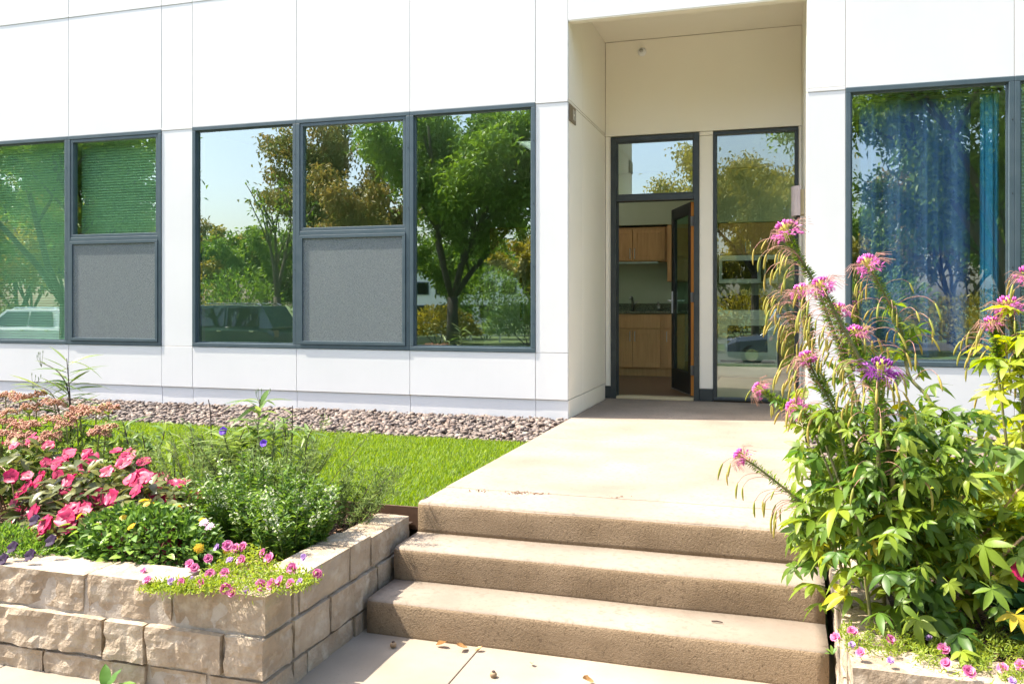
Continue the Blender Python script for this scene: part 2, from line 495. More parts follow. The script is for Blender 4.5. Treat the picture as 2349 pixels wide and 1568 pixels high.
# ------------------------------------------------------------------ the building
FY = 7.2
B = root('office_building', (-4, FY, -.05), 'white panelled building with green tinted windows and a recessed cream entrance', 'building')
def panel(x0, x1, z0, z1, y=FY, mat='panel', g=.002, th=.03):
    d = random.uniform(-.0008, .0008)
    return MB().box(x0 + g, x1 - g, y + d, y + th, z0 + g, z1 - g).build('panel', M[mat], B, bevel=.002, seg=1)
def xpanel(x, y0, y1, z0, z1, th, mat='recess', g=.003):
    return MB().box(min(x, x + th), max(x, x + th), y0 + g, y1 - g, z0 + g, z1 - g).build('panel', M[mat], B, bevel=.002, seg=1)
WT, WB, PB, UP, UP2 = 2.74, .558, .15, 3.985, 4.02
colL = [-16.0, -13.8, -11.5, -10.3, -9.52, -8.33, -7.14, -5.965, -5.595, -4.415, -3.235, -2.042, -1.75]
bayA = (-9.52, -5.965); bayB = (-5.595, -2.042); bayC = (.487, 4.05)
WTc, WBc, PBc = 2.675, .505, .133
def isbay(a, b):
    for p, q in (bayA, bayB, bayC):
        if a >= p - .01 and b <= q + .01: return True
    return False
core = MB()
def column(a, b, wt, wb, pb, mid=True):
    panel(a, b, -.10, pb, FY + .012)                 # plinth, a little behind the panels
    panel(a, b, pb, wb)
    if not isbay(a, b):
        panel(a, b, wb, wt - .014)
        panel(a, b, wt - .014, wt + .014, FY - .004)   # flashing strip between the rows
        panel(a, b, wt + .014, UP)
        ca = a + .032 if abs(a - .2) < .01 else a
        cb = b - .032 if abs(b + 1.75) < .01 else b
        core.box(ca, cb, FY + .007, FY + .20, pb, 5.2); core.box(ca, cb, FY + .019, FY + .20, -.2, pb - .001)
    else:
        panel(a, b, wt, UP)
        core.box(a, b, FY + .007, FY + .20, pb, wb - .002); core.box(a, b, FY + .019, FY + .20, -.2, pb - .001)
        core.box(a, b, FY + .007, FY + .20, wt + .002, 5.2)
    panel(a, b, UP, UP2, FY - .004)
    panel(a, b, UP2, 5.2)
# the panels below run as wide sheets, so the lower rows use their own joints
for a, b in zip(colL[:-1], colL[1:]): column(a, b, WT, WB, PB)
colR = [.2, .487, 1.66, 2.85, 4.05, 6.0, 9.0]
for a, b in zip(colR[:-1], colR[1:]): column(a, b, WTc, WBc, PBc)
# over the entrance
HZ = 3.425
panel(-1.75, .2, HZ, UP); panel(-1.75, .2, UP, UP2, FY - .004); panel(-1.75, .2, UP2, 5.2)
core.box(-1.75, .2, FY + .031, FY + .085, HZ + .012, 5.2)
MB().box(-1.747, .197, FY + .004, FY + .088, HZ - .006, HZ + .002).build('header_trim', M['recess'], B)
# recess side walls, ceiling
BY = 8.85
for y0, y1 in ((FY + .031, 7.78), (7.78, BY)):
    xpanel(-1.75, y0, y1, -.03, PB, -.03); xpanel(-1.75, y0, y1, PB, WT - .012, -.03); xpanel(-1.75, y0, y1, WT - .012, WT + .012, -.026); xpanel(-1.75, y0, y1, WT + .012, 3.72, -.03)
    xpanel(.2, y0, y1, -.03, PBc, .03); xpanel(.2, y0, y1, PBc, WTc, .03); xpanel(.2, y0, y1, WTc, 3.72, .03)
core.box(-1.95, -1.781, FY + .2, BY + .2, -.2, 3.9); core.box(.231, .40, FY + .2, BY + .2, -.2, 3.9)
MB().box(-1.78, .23, FY + .09, BY, 3.71, 3.78).build('porch_ceiling', M['recess'], B)
# recess back wall
def bpanel(x0, x1, z0, z1, y=BY, mat='recess'): return panel(x0, x1, z0, z1, y, mat)
FT = 2.712
bpanel(-1.75, .2, FT + .012, 3.709); bpanel(-.787, -.648, .125, FT - .03); bpanel(-.787, -.648, FT - .03, FT + .012)
bpanel(-1.75, -1.690, .125, FT + .012); bpanel(.166, .2, 0, FT + .012)
for a, b in ((-1.752, -1.690), (-.785, -.650)): MB().box(a, b, BY - .012, BY + .03, 0, .122).build('base_block', M['dframe'], B, bevel=.003)
core.box(-1.95, .40, BY + .031, BY + .16, FT + .012, 3.9); core.box(-1.78, -1.692, BY + .031, BY + .16, -.2, FT + .012)
core.box(-.785, -.65, BY + .031, BY + .16, -.2, FT + .012); core.box(.168, .231, BY + .031, BY + .16, -.2, FT + .012)
core.box(-16.2, -16.0, FY, 16, -.2, 5.2); core.box(9.0, 9.2, FY, 10.2, -.2, 5.2); core.box(9.0, 9.2, 13.5, 16, -.2, 5.2)
core.box(9.0, 9.2, 10.2, 13.5, -.2, .5); core.box(9.0, 9.2, 10.2, 13.5, 2.6, 5.2)
core.box(-16, -7, 15.8, 16, -.2, 5.2); core.box(-7, 9, 15.8, 16, 2.9, 5.2)  # unseen side and rear walls left open to let light into the rooms
core.build('wall_core', M['core'], B)

def bars(x0, x1, z0, z1, w, y0, y1, mb=None, wt=None, wb=None):
    mb = mb or MB(); wt = wt or w; wb = wb or w
    mb.box(x0, x1, y0, y1, z1 - wt, z1); mb.box(x0, x1, y0, y1, z0, z0 + wb)
    mb.box(x0, x0 + w, y0, y1, z0 + wb, z1 - wt); mb.box(x1 - w, x1, y0, y1, z0 + wb, z1 - wt)
    return mb
def screenmat():
    m = bpy.data.materials.new('insect screen mesh'); m.use_nodes = True
    nt = m.node_tree; b = nt.nodes['Principled BSDF']; b.inputs['Roughness'].default_value = .7
    n1 = noise_node(nt, 75, 3, .75, stretch=(1.0, 1.0, 7.0)); n2 = noise_node(nt, 75, 3, .75, stretch=(7.0, 1.0, 1.0))
    ma = nt.nodes.new('ShaderNodeMath'); ma.operation = 'ADD'; nt.links.new(n1.outputs['Fac'], ma.inputs[0]); nt.links.new(n2.outputs['Fac'], ma.inputs[1])
    f = stretch_fac(nt, ma.outputs[0], .75, 1.25)
    nt.links.new(ramp_mix(nt, f, (.04, .055, .06), (.36, .40, .40)), b.inputs['Base Color'])
    tr = nt.nodes.new('ShaderNodeBsdfTransparent')
    mx = nt.nodes.new('ShaderNodeMixShader'); mx.inputs[0].default_value = .62
    nt.links.new(tr.outputs[0], mx.inputs[1]); nt.links.new(b.outputs[0], mx.inputs[2])
    nt.links.new(mx.outputs[0], nt.nodes['Material Output'].inputs['Surface'])
    return m
M['screen'] = screenmat()

def window(x0, x1, z0, z1, kind, rail=1.655, gl='glass'):
    fr = bars(x0, x1, z0, z1, .038, FY - .008, FY + .10)
    if kind == 'vent':
        fr.box(x0 + .038, x1 - .038, FY - .007, FY + .10, rail - .02, rail + .02)
    W = fr.build('window', M['frame'], B, bevel=.004)
    if kind == 'fixed':
        MB().box(x0 + .036, x1 - .036, FY + .035, FY + .041, z0 + .036, z1 - .036).build('pane', M[gl], W)
        bars(x0 + .038, x1 - .038, z0 + .038, z1 - .038, .012, FY + .020, FY + .034).build('glazing_bead', M['frame'], W)
    else:
        # upper sash
        bars(x0 + .040, x1 - .040, rail + .021, z1 - .040, .03, FY - .002, FY + .05).build('sash', M['frame'], W, bevel=.003)
        MB().box(x0 + .068, x1 - .068, FY + .03, FY + .036, rail + .05, z1 - .068).build('pane', M['glass'], W)
        # lower insect screen over the opening light
        bars(x0 + .040, x1 - .040, z0 + .040, rail - .021, .032, FY - .016, FY + .03).build('screen_frame', M['frame'], W, bevel=.003)
        MB().box(x0 + .070, x1 - .070, FY - .002, FY - .001, z0 + .07, rail - .051).build('insect_screen', M['screen'], W)
        MB().box(x0 + .040, x1 - .040, FY + .05, FY + .056, z0 + .04, rail - .021).build('pane', M['glass'], W)
    # screws on the cover strip
    for zz in (z0 + .25, z0 + .75, z0 + 1.3, z0 + 1.85):
        MB().lathe([(.005, 0), (.004, -.003)], (x1 - .014, FY - .0082, zz), 6, axis='y').build('screw', M['black'], W)
    return W
for i in range(3):
    a = bayA[0] + (bayA[1] - bayA[0]) * i / 3; b = bayA[0] + (bayA[1] - bayA[0]) * (i + 1) / 3
    window(a, b, WB, WT, ['vent', 'fixed', 'vent'][i])
for i, (a, b) in enumerate(((-5.595, -4.415), (-4.415, -3.235), (-3.235, -2.042))):
    window(a, b, WB, WT, ['fixed', 'vent', 'fixed'][i])
for i, (a, b) in enumerate(((.487, 1.66), (1.66, 2.85), (2.85, 4.05))):
    window(a, b, WBc, WTc, ['fixed', 'fixed', 'vent'][i], gl='glass_blue')

# entrance: door frame with transom, open door, sidelight
df = MB()
FX0, FX1 = -1.690, -.787
df.box(FX0, FX0 + .058, BY - .02, BY + .12, .0, FT); df.box(FX1 - .052, FX1, BY - .02, BY + .12, .0, FT)
df.box(FX0 + .058, FX1 - .052, BY - .02, BY + .12, FT - .05, FT); df.box(FX0 + .058, FX1 - .052, BY - .02, BY + .12, 2.045, 2.105)
DF = df.build('door_frame', M['dframe'], B, bevel=.004)
bars(FX0 + .058, FX1 - .052, 2.105, FT - .05, .014, BY + .0, BY + .02).build('glazing_bead', M['dframe'], DF)
MB().box(FX0 + .06, FX1 - .054, BY + .022, BY + .028, 2.107, FT - .052).build('transom_pane', M['glass'], DF)
MB().box(FX0 + .060, FX1 - .054, BY - .04, BY + .12, .0, .028).build('threshold', M['tan'], DF, bevel=.006)
sl = bars(-.648, .166, .012, FT, .036, BY - .015, BY + .10, wb=.03)
SL = sl.build('sidelight', M['dframe'], B, bevel=.004)
MB().box(-.614, .132, BY + .02, BY + .026, .04, FT - .034).build('pane', M['glass_side'], SL)
MB().box(FX0 + .058, FX0 + .075, BY + .04, BY + .052, .028, 2.045).build('door_stop', M['dframe'], DF)

# the door leaf, hinged on its right jamb and open inwards by about 70 degrees
hx, hy = FX1 - .054, BY + .115
ang = R(180 - 69)
dv = Vector((math.cos(ang), math.sin(ang), 0)); nv = Vector((-dv.y, dv.x, 0))     # nv: the street side of the leaf
if nv.y > 0: nv = -nv
DM = Matrix(((dv.x, nv.x, 0, hx), (dv.y, nv.y, 0, hy), (0, 0, 1, 0), (0, 0, 0, 1)))
def dpart(mb, name, mat, parent, bevel=0):
    o = mb.build(name, mat, parent, bevel=bevel); o.matrix_basis = DM; return o
DW = .79
leaf = MB()
leaf.box(.002, .095, 0, .045, .04, 2.03); leaf.box(DW - .095, DW, 0, .045, .04, 2.03)
leaf.box(.095, DW - .095, 0, .045, .04, .27); leaf.box(.095, DW - .095, 0, .045, 1.91, 2.03)
DOOR = dpart(leaf, 'door', M['black'], B, .003)
tag(DOOR, 'black glazed door leaf standing open into the kitchen')
for nm, mb, mt in (('glass', MB().box(.095, DW - .095, .018, .026, .27, 1.91), M['glass_clear']),
                   ('hinge_edge', MB().box(-.006, .001, .004, .041, .042, 2.028), M['orange']),
                   ('bottom_sweep', MB().box(.01, DW - .01, .046, .052, .04, .052), M['steel'])):
    o = mb.build(nm, mt, DOOR); o.matrix_basis = DM; o.parent = DOOR; o.matrix_parent_inverse = (Matrix.Identity(4) if False else DM.inverted())
WORLD[DOOR.name] = DM
def dsub(mb, name, mat, bevel=0):
    o = mb.build(name, mat, DOOR, bevel=bevel); o.matrix_basis = DM; return o
for z in (.25, 1.0, 1.78):
    dsub(MB().box(-.014, .004, .008, .044, z, z + .10), 'hinge', M['steel'], .002)
hb = MB().box(DW - .07, DW - .035, .045, .055, .88, 1.12); hb.tube([(DW - .052, .055, 1.02), (DW - .052, .095, 1.02), (DW - .09, .1, 1.02), (DW - .17, .1, 1.015)], .009, 8)
dsub(hb, 'handle', M['white'], .002)
hb = MB().box(DW - .07, DW - .035, -.01, 0, .88, 1.12); hb.tube([(DW - .052, -.01, 1.02), (DW - .052, -.05, 1.02), (DW - .09, -.055, 1.02), (DW - .17, -.055, 1.015)], .009, 8)
dsub(hb, 'handle', M['white'], .002)

# things fixed to the porch
pq = root('sign_plaque', (-1.745, 7.33, 2.62), 'small bronze plaque with the letter H high on the cream porch wall', 'sign')
MB().box(-1.749, -1.738, 7.225, 7.455, 2.57, 2.715).build('plate', M['plaque'], pq, bevel=.002)
lt = MB(); y0 = 7.345
lt.box(-1.7375, -1.736, y0, y0 + .018, 2.60, 2.69); lt.box(-1.7375, -1.736, y0 + .052, y0 + .07, 2.60, 2.69); lt.box(-1.7375, -1.736, y0 + .018, y0 + .052, 2.637, 2.653)
lt.build('letter', M['letter'], pq)
sp = root('sprinkler_head', (-1.365, BY, 3.58), 'small round chrome sprinkler head on the cream wall above the door', 'sprinkler')
MB().lathe([(.045, 0), (.045, -.006), (.032, -.02), (.014, -.024)], (-1.365, BY - .001, 3.58), 16, axis='y').build('escutcheon', M['white'], sp, True)
MB().lathe([(.012, -.024), (.012, -.05), (.02, -.052), (.02, -.056)], (-1.365, BY - .001, 3.58), 10, axis='y').build('nozzle', M['steel'], sp, True)
sc = root('wall_sconce', (.19, 8.0, 1.87), 'mauve half round wall lamp on the right side wall of the porch', 'wall lamp')
MB().box(.165, .198, 7.90, 8.06, 1.765, 1.985).build('back_plate', M['tan'], sc, bevel=.003)
prof = [(.165 - .075 * math.sin(math.pi * t / 10), 7.98 - .105 * math.cos(math.pi * t / 10)) for t in range(11)] + [(.165 - .065 * math.sin(math.pi * t / 10), 7.98 - .093 * math.cos(math.pi * t / 10)) for t in range(10, -1, -1)]
MB().prism(prof, 1.755, 2.015, 'z').build('shade', M['sconce'], sc)
MB().box(.13, .164, 7.95, 8.01, 1.735, 1.80).build('lamp_base', M['black'], sc)

# ------------------------------------------------------------------ rooms behind the glass
for a, b, c, d in ((-15.9, -1.955, FY + .205, BY + .05), (.405, 8.9, FY + .205, BY + .05), (-15.9, 8.9, BY + .05, 15.75)):
    MB().box(a, b, c, d, -.15, .012).build('room_floor', M['woodfloor'], B)
MB().box(-.75, 8.8, BY + .28, 12.1, .0121, .016).build('vinyl_floor', M['carpet'], B)  # pale floor extended unseen to the right to bounce light into the kitchen
MB().box(-15.9, -1.96, FY + .21, BY + .164, 2.78, 2.85).build('room_ceiling', M['white'], B)
MB().box(.41, 8.9, FY + .21, BY + .164, 2.78, 2.85).build('room_ceiling', M['white'], B)
# two invented daylight wells to brighten the kitchen, both out of sight from the street
WELLS = [(-2.8, -2.1, 9.1, 11.4), (.7, 3.2, 9.3, 11.9)]
def slab_with_holes(name, x0, x1, y0, y1, z0, z1, holes, mat):
    xs = sorted({x0, x1} | {h[0] for h in holes} | {h[1] for h in holes})
    for a, b in zip(xs[:-1], xs[1:]):
        hs = [h for h in holes if h[0] <= a + 1e-6 and h[1] >= b - 1e-6]
        y = y0
        for h in sorted(hs, key=lambda q: q[2]):
            MB().box(a, b, y, h[2], z0, z1).build(name, mat, B); y = h[3]
        MB().box(a, b, y, y1, z0, z1).build(name, mat, B)
slab_with_holes('room_ceiling', -15.9, 8.9, BY + .165, 15.75, 2.78, 2.85, WELLS, M['white'])
slab_with_holes('roof', -16.3, 9.3, FY + .19, 16.2, 4.1, 4.2, [(a - .05, b + .05, c - .05, d + .05) for a, b, c, d in WELLS], M['core'])  # roof set low to shorten the added wells and pass more light
for a, b, c, d in WELLS:
    wl = MB().box(a - .05, a, c, d, 2.851, 4.19); wl.box(b, b + .05, c, d, 2.851, 4.19); wl.box(a - .05, b + .05, c - .05, c, 2.851, 4.19); wl.box(a - .05, b + .05, d, d + .05, 2.851, 4.19)
    wl.build('added_skylight_well', M['white'], B)
    if b < 0: MB().box(a + .002, b - .002, c + .002, d - .002, 2.80, 2.806).build('added_skylight_diffuser', M['diffuser'], B)
MB().box(-2.75, 3.4, 12.1, 12.2, .013, 2.775).build('partition', M['sage'], B)
MB().box(-2.75, -2.65, 12.2, 14.1, .013, 2.775).build('partition', M['sage'], B)
MB().box(-9.0, -2.75, 14.1, 14.2, .013, 2.775).build('partition', M['sage'], B)
MB().box(.42, 8.9, BY + .17, BY + .27, .013, 2.775).build('partition', M['sage'], B)  # wall added to keep the kitchen skylight off the back of the curtain
MB().box(-5.80, -5.70, FY + .21, 12.2, .013, 2.775).build('partition', M['sage'], B)

def cab_front(x0, x1, z0, z1, y, parent, handle=None, name='door'):
    d = MB().box(x0, x1, y - .02, y - .003, z0, z1).build(name, M['wood'], parent, bevel=.002)
    if z1 - z0 > .25:
        bars(x0 + .001, x1 - .001, z0 + .001, z1 - .001, .058, y - .028, y - .0205).build('shaker_rail', M['wood'], d, bevel=.001)
    if handle is not None:
        hx, hz0, hz1 = handle
        MB().tube([(hx, y - .03, hz0), (hx, y - .052, hz0 + .005), (hx, y - .052, hz1 - .005), (hx, y - .03, hz1)], .006, 8).build('handle', M['steel'], d)
    return d
KY = 11.5
kc = root('sink_cabinet', (-1.9, KY, .013), 'maple sink base cabinet with granite top seen through the open door', 'cabinet')
MB().box(-2.62, -.80, KY, 12.095, .12, .845).build('carcass', M['wood'], kc)
MB().box(-2.62, -.80, KY + .03, 12.09, .0135, .118).build('toe_kick', M['wood'], kc)
MB().box(-2.64, -.795, KY - .03, 12.097, .847, .88).build('countertop', M['granite'], kc, bevel=.004)
MB().box(-2.64, -.795, 12.07, 12.098, .8805, .985).build('backsplash', M['granite'], kc)
cab_front(-2.35, -1.90, .13, .64, KY, kc, (-1.93, .48, .61)); cab_front(-1.895, -1.53, .13, .64, KY, kc, (-1.865, .48, .61))
cab_front(-2.35, -1.53, .655, .835, KY, kc, None, 'drawer_front')
cab_front(-1.47, -1.15, .13, .64, KY, kc, (-1.44, .48, .61)); cab_front(-1.47, -1.15, .655, .835, KY, kc, None, 'drawer_front')
cab_front(-1.13, -.815, .13, .64, KY, kc, (-.86, .48, .61)); cab_front(-1.13, -.815, .655, .835, KY, kc, None, 'drawer_front')
u1 = root('wall_cabinet', (-1.95, 11.75, 1.57), 'short maple wall cabinet with two doors above the kitchen sink', 'cabinet', 'maple kitchen wall cabinets')
MB().box(-2.62, -1.47, 11.77, 12.095, 1.56, 2.03).build('carcass', M['wood'], u1)
cab_front(-2.40, -1.945, 1.575, 2.005, 11.77, u1, (-1.975, 1.60, 1.74)); cab_front(-1.94, -1.50, 1.575, 2.005, 11.77, u1, (-1.91, 1.60, 1.74))
MB().box(-2.5, -1.6, 11.78, 11.82, 1.535, 1.5585).build('light_rail', M['steel'], u1)
u2 = root('wall_cabinet', (-1.1, 11.7, 1.29), 'tall maple wall cabinet between the sink wall and the microwave', 'cabinet', 'maple kitchen wall cabinets')
MB().box(-1.465, -.80, 11.70, 12.095, 1.28, 2.05).build('carcass', M['wood'], u2)
cab_front(-1.455, -1.135, 1.29, 2.04, 11.70, u2, (-1.165, 1.32, 1.46)); cab_front(-1.13, -.81, 1.29, 2.04, 11.70, u2, (-1.10, 1.32, 1.46))
MB().box(-2.64, 1.2, 11.72, 12.099, 2.06, 2.77).build('kitchen_soffit', M['sage'], B)
fa = root('faucet', (-1.98, 11.98, .88), 'dark gooseneck faucet behind the kitchen sink', 'faucet')
MB().tube([(-1.98, 11.98, .88), (-1.98, 11.98, 1.02), (-1.985, 11.95, 1.07), (-1.99, 11.89, 1.075), (-1.99, 11.86, 1.05)], [.02, .017, .015, .014, .017], 10).build('spout', M['steel'], fa, True)
MB().tube([(-1.96, 11.98, .97), (-1.90, 11.96, 1.02)], .008, 8).build('lever', M['steel'], fa, True)
so = root('soap_dispenser', (-1.62, 11.98, .88), 'small dark soap dispenser beside the kitchen faucet', 'soap dispenser')
MB().lathe([(.022, .88), (.022, .96), (.012, .965), (.010, 1.0)], (-1.62, 11.98, 0), 12).build('bottle', M['steel'], so, True)
MB().tube([(-1.62, 11.98, 1.0), (-1.63, 11.93, 1.0)], .008, 8).build('pump', M['steel'], so, True)
# range, microwave, cupboards right of it
rg = root('kitchen_range', (-.41, KY, .013), 'white kitchen range with dark oven window behind the sidelight', 'range')
MB().box(-.785, -.035, KY, 12.09, .03, .90).build('body', M['white'], rg, bevel=.006)
MB().box(-.78, -.04, KY - .03, KY - .003, .25, .83).build('oven_door', M['white'], rg, bevel=.008)
MB().box(-.66, -.16, KY - .035, KY - .0305, .36, .70).build('oven_window', M['darkglass'], rg, bevel=.02)
MB().box(-.78, -.04, KY - .028, KY - .003, .05, .215).build('drawer', M['white'], rg, bevel=.006)
MB().tube([(-.74, KY - .03, .24), (-.74, KY - .06, .24), (-.08, KY - .06, .24), (-.08, KY - .03, .24)], .010, 8).build('drawer_handle', M['black'], rg)
MB().tube([(-.74, KY - .03, .785), (-.74, KY - .065, .785), (-.08, KY - .065, .785), (-.08, KY - .03, .785)], .011, 8).build('oven_handle', M['white'], rg)
MB().box(-.785, -.035, KY + .005, 12.03, .901, .912).build('cooktop', M['darkglass'], rg)
MB().prism([(-.785, .913), (-.035, .913), (-.035, 1.05), (-.12, 1.09), (-.41, 1.105), (-.70, 1.09), (-.785, 1.05)], 12.035, 12.085).build('backguard', M['darkglass'], rg)
mw = root('microwave', (-.41, 11.7, 1.25), 'white microwave with dark window hung above the range', 'microwave')
MB().box(-.785, -.035, 11.70, 12.09, 1.25, 1.62).build('body', M['white'], mw, bevel=.006)
MB().box(-.74, -.29, 11.692, 11.699, 1.31, 1.55).build('window', M['darkglass'], mw)
MB().box(-.245, -.205, 11.66, 11.699, 1.27, 1.60).build('handle', M['black'], mw, bevel=.004)
MB().box(-.18, -.06, 11.692, 11.699, 1.31, 1.56).build('keypad', M['darkglass'], mw)
u3 = root('wall_cabinet', (-.41, 11.7, 1.65), 'short maple cabinet above the white microwave', 'cabinet', 'maple kitchen wall cabinets')
MB().box(-.785, -.035, 11.74, 12.095, 1.63, 2.05).build('carcass', M['wood'], u3)
cab_front(-.775, -.415, 1.64, 2.04, 11.74, u3, (-.44, 1.66, 1.8)); cab_front(-.41, -.045, 1.64, 2.04, 11.74, u3, (-.38, 1.66, 1.8))
k2 = root('base_cabinet', (.4, KY, .013), 'maple base cabinet to the right of the white range', 'cabinet')
MB().box(-.02, 1.2, KY, 12.095, .12, .845).build('carcass', M['wood'], k2)
MB().box(-.02, 1.2, KY - .03, 12.097, .847, .88).build('countertop', M['granite'], k2)
cab_front(-.01, .40, .13, .64, KY, k2, (.03, .48, .61)); cab_front(.41, .8, .13, .64, KY, k2, (.44, .48, .61))
cab_front(-.01, .40, .655, .835, KY, k2, None, 'drawer_front')
fr = root('refrigerator', (-4.3, 13.3, .013), 'pale two door refrigerator seen through the window by the porch', 'refrigerator')
MB().box(-4.66, -3.96, 13.36, 14.05, .03, 1.70).build('body', M['white'], fr, bevel=.01)
MB().box(-4.66, -3.96, 13.30, 13.352, 1.06, 1.70).build('freezer_door', M['white'], fr, bevel=.012)
MB().box(-4.66, -3.96, 13.30, 13.352, .06, 1.04).build('fridge_door', M['white'], fr, bevel=.012)
MB().box(-4.02, -3.99, 13.26, 13.299, 1.10, 1.4).build('handle', M['black'], fr); MB().box(-4.02, -3.99, 13.26, 13.299, .7, 1.0).build('handle', M['black'], fr)
u4 = root('wall_cabinet', (-4.2, 13.6, 1.75), 'brown wall cabinet hung above the pale refrigerator', 'cabinet', 'maple kitchen wall cabinets')
MB().box(-4.66, -3.2, 13.62, 14.095, 1.78, 2.25).build('carcass', M['wood'], u4)
cab_front(-4.65, -4.31, 1.79, 2.24, 13.62, u4, (-4.34, 1.81, 1.95)); cab_front(-4.305, -3.96, 1.79, 2.24, 13.62, u4, (-4.27, 1.81, 1.95))

# blinds in the left bay and past the curtain
slatm = MB().add([(-.5, -.0115, -.008), (.5, -.0115, -.008), (.5, 0, .0015), (-.5, 0, .0015), (.5, .0115, .008), (-.5, .0115, .008)], [(0, 1, 2, 3), (3, 2, 4, 5)]).mesh('slat', M['blind'])
def blinds(x0, x1, z0, z1, y, label):
    b = root('window_blind', ((x0 + x1) / 2, y, z1), label, 'blind', 'venetian blinds')
    MB().box(x0, x1, y - .018, y + .018, z1 - .03, z1).build('headrail', M['blind'], b)
    z = z1 - .045
    while z > z0:
        Mx = Matrix.Translation(((x0 + x1) / 2, y, z)) @ Matrix.Rotation(R(24) + random.uniform(-.04, .04), 4, 'X') @ Matrix.Diagonal((x1 - x0, 1, 1, 1))
        inst('slat', slatm, Mx, b); z -= .0275
    MB().box(x0, x1, y - .014, y + .014, z0 - .03, z0 - .012).build('bottom_rail', M['blind'], b)
    for t in (.18, .5, .82):
        xx = x0 + (x1 - x0) * t; MB().box(xx - .001, xx + .001, y - .016, y - .014, z0, z1 - .03).build('ladder_cord', M['blind'], b)
blinds(-8.29, -7.18, .62, 2.70, FY + .12, 'pale venetian blind behind the wide pane at the left edge')
blinds(-7.09, -6.01, .62, 2.70, FY + .13, 'pale venetian blind behind the vent window with a screen, left bay')
blinds(1.71, 2.80, .60, 2.62, FY + .12, 'pale venetian blind beside the blue curtain, at the right edge')

def curtain(name, x0, x1, z0, z1, y, amp, waves, mat, label, seed, parent=None):
    rg = random.Random(seed); n = 150; rows = 14
    ph = [rg.uniform(0, 6.28) for _ in range(5)]
    V = []; 
    for j in range(rows + 1):
        t = j / rows
        for i in range(n + 1):
            s = i / n
            a = amp * (.45 + .55 * (1 - t) + .15 * math.sin(9 * t + ph[0]))
            yy = y + a * math.sin(waves * 6.283 * s + ph[1] + .5 * math.sin(3 * 6.28 * s + ph[2]) + .35 * t * math.sin(5 * s + ph[3])) + .3 * a * math.sin(waves * 15 * s + ph[4])
            V.append((x0 + (x1 - x0) * s, yy, z0 + (z1 - z0) * t))
    Fc = [(j * (n + 1) + i, j * (n + 1) + i + 1, (j + 1) * (n + 1) + i + 1, (j + 1) * (n + 1) + i) for j in range(rows) for i in range(n)]
    o = MB().add(V, Fc).build(name, mat, parent, True)
    sm = o.modifiers.new('thick', 'SOLIDIFY'); sm.thickness = .003
    return tag(o, label, 'curtain') if parent is None else o
cu = root('curtain', (1.05, FY + .2, .58), 'deep blue curtain hanging in folds behind the big window on the right', 'curtain', 'window curtains')
curtain('cloth', .60, 1.42, .56, 2.60, FY + .24, .085, 3.6, M['curtain'], None, 3, cu)
MB().tube([(.45, FY + .2, 2.63), (1.7, FY + .2, 2.63)], .012, 8).build('rod', M['black'], cu)
cu2 = root('curtain', (1.53, FY + .2, .58), 'narrow teal curtain panel beside the deep blue one', 'curtain', 'window curtains')
curtain('cloth', 1.47, 1.60, .56, 2.60, FY + .20, .03, 1.2, M['curtain_teal'], None, 8, cu2)
bl = MB(); pts = [(.62 + .06 * i, FY + .11 + .01 * math.sin(i), .555 + .012 * math.sin(i * 1.3) + .012 * math.sin(i * .5)) for i in range(17)]
bl.tube(pts, [.028] * 17, 10)
tag(bl.build('draught_roll', pmat('green rolled cloth', (.05, .11, .08), (.08, .15, .11), 20, .9), None, True), 'dark green rolled cloth lying along the sill below the curtain', 'cloth roll')
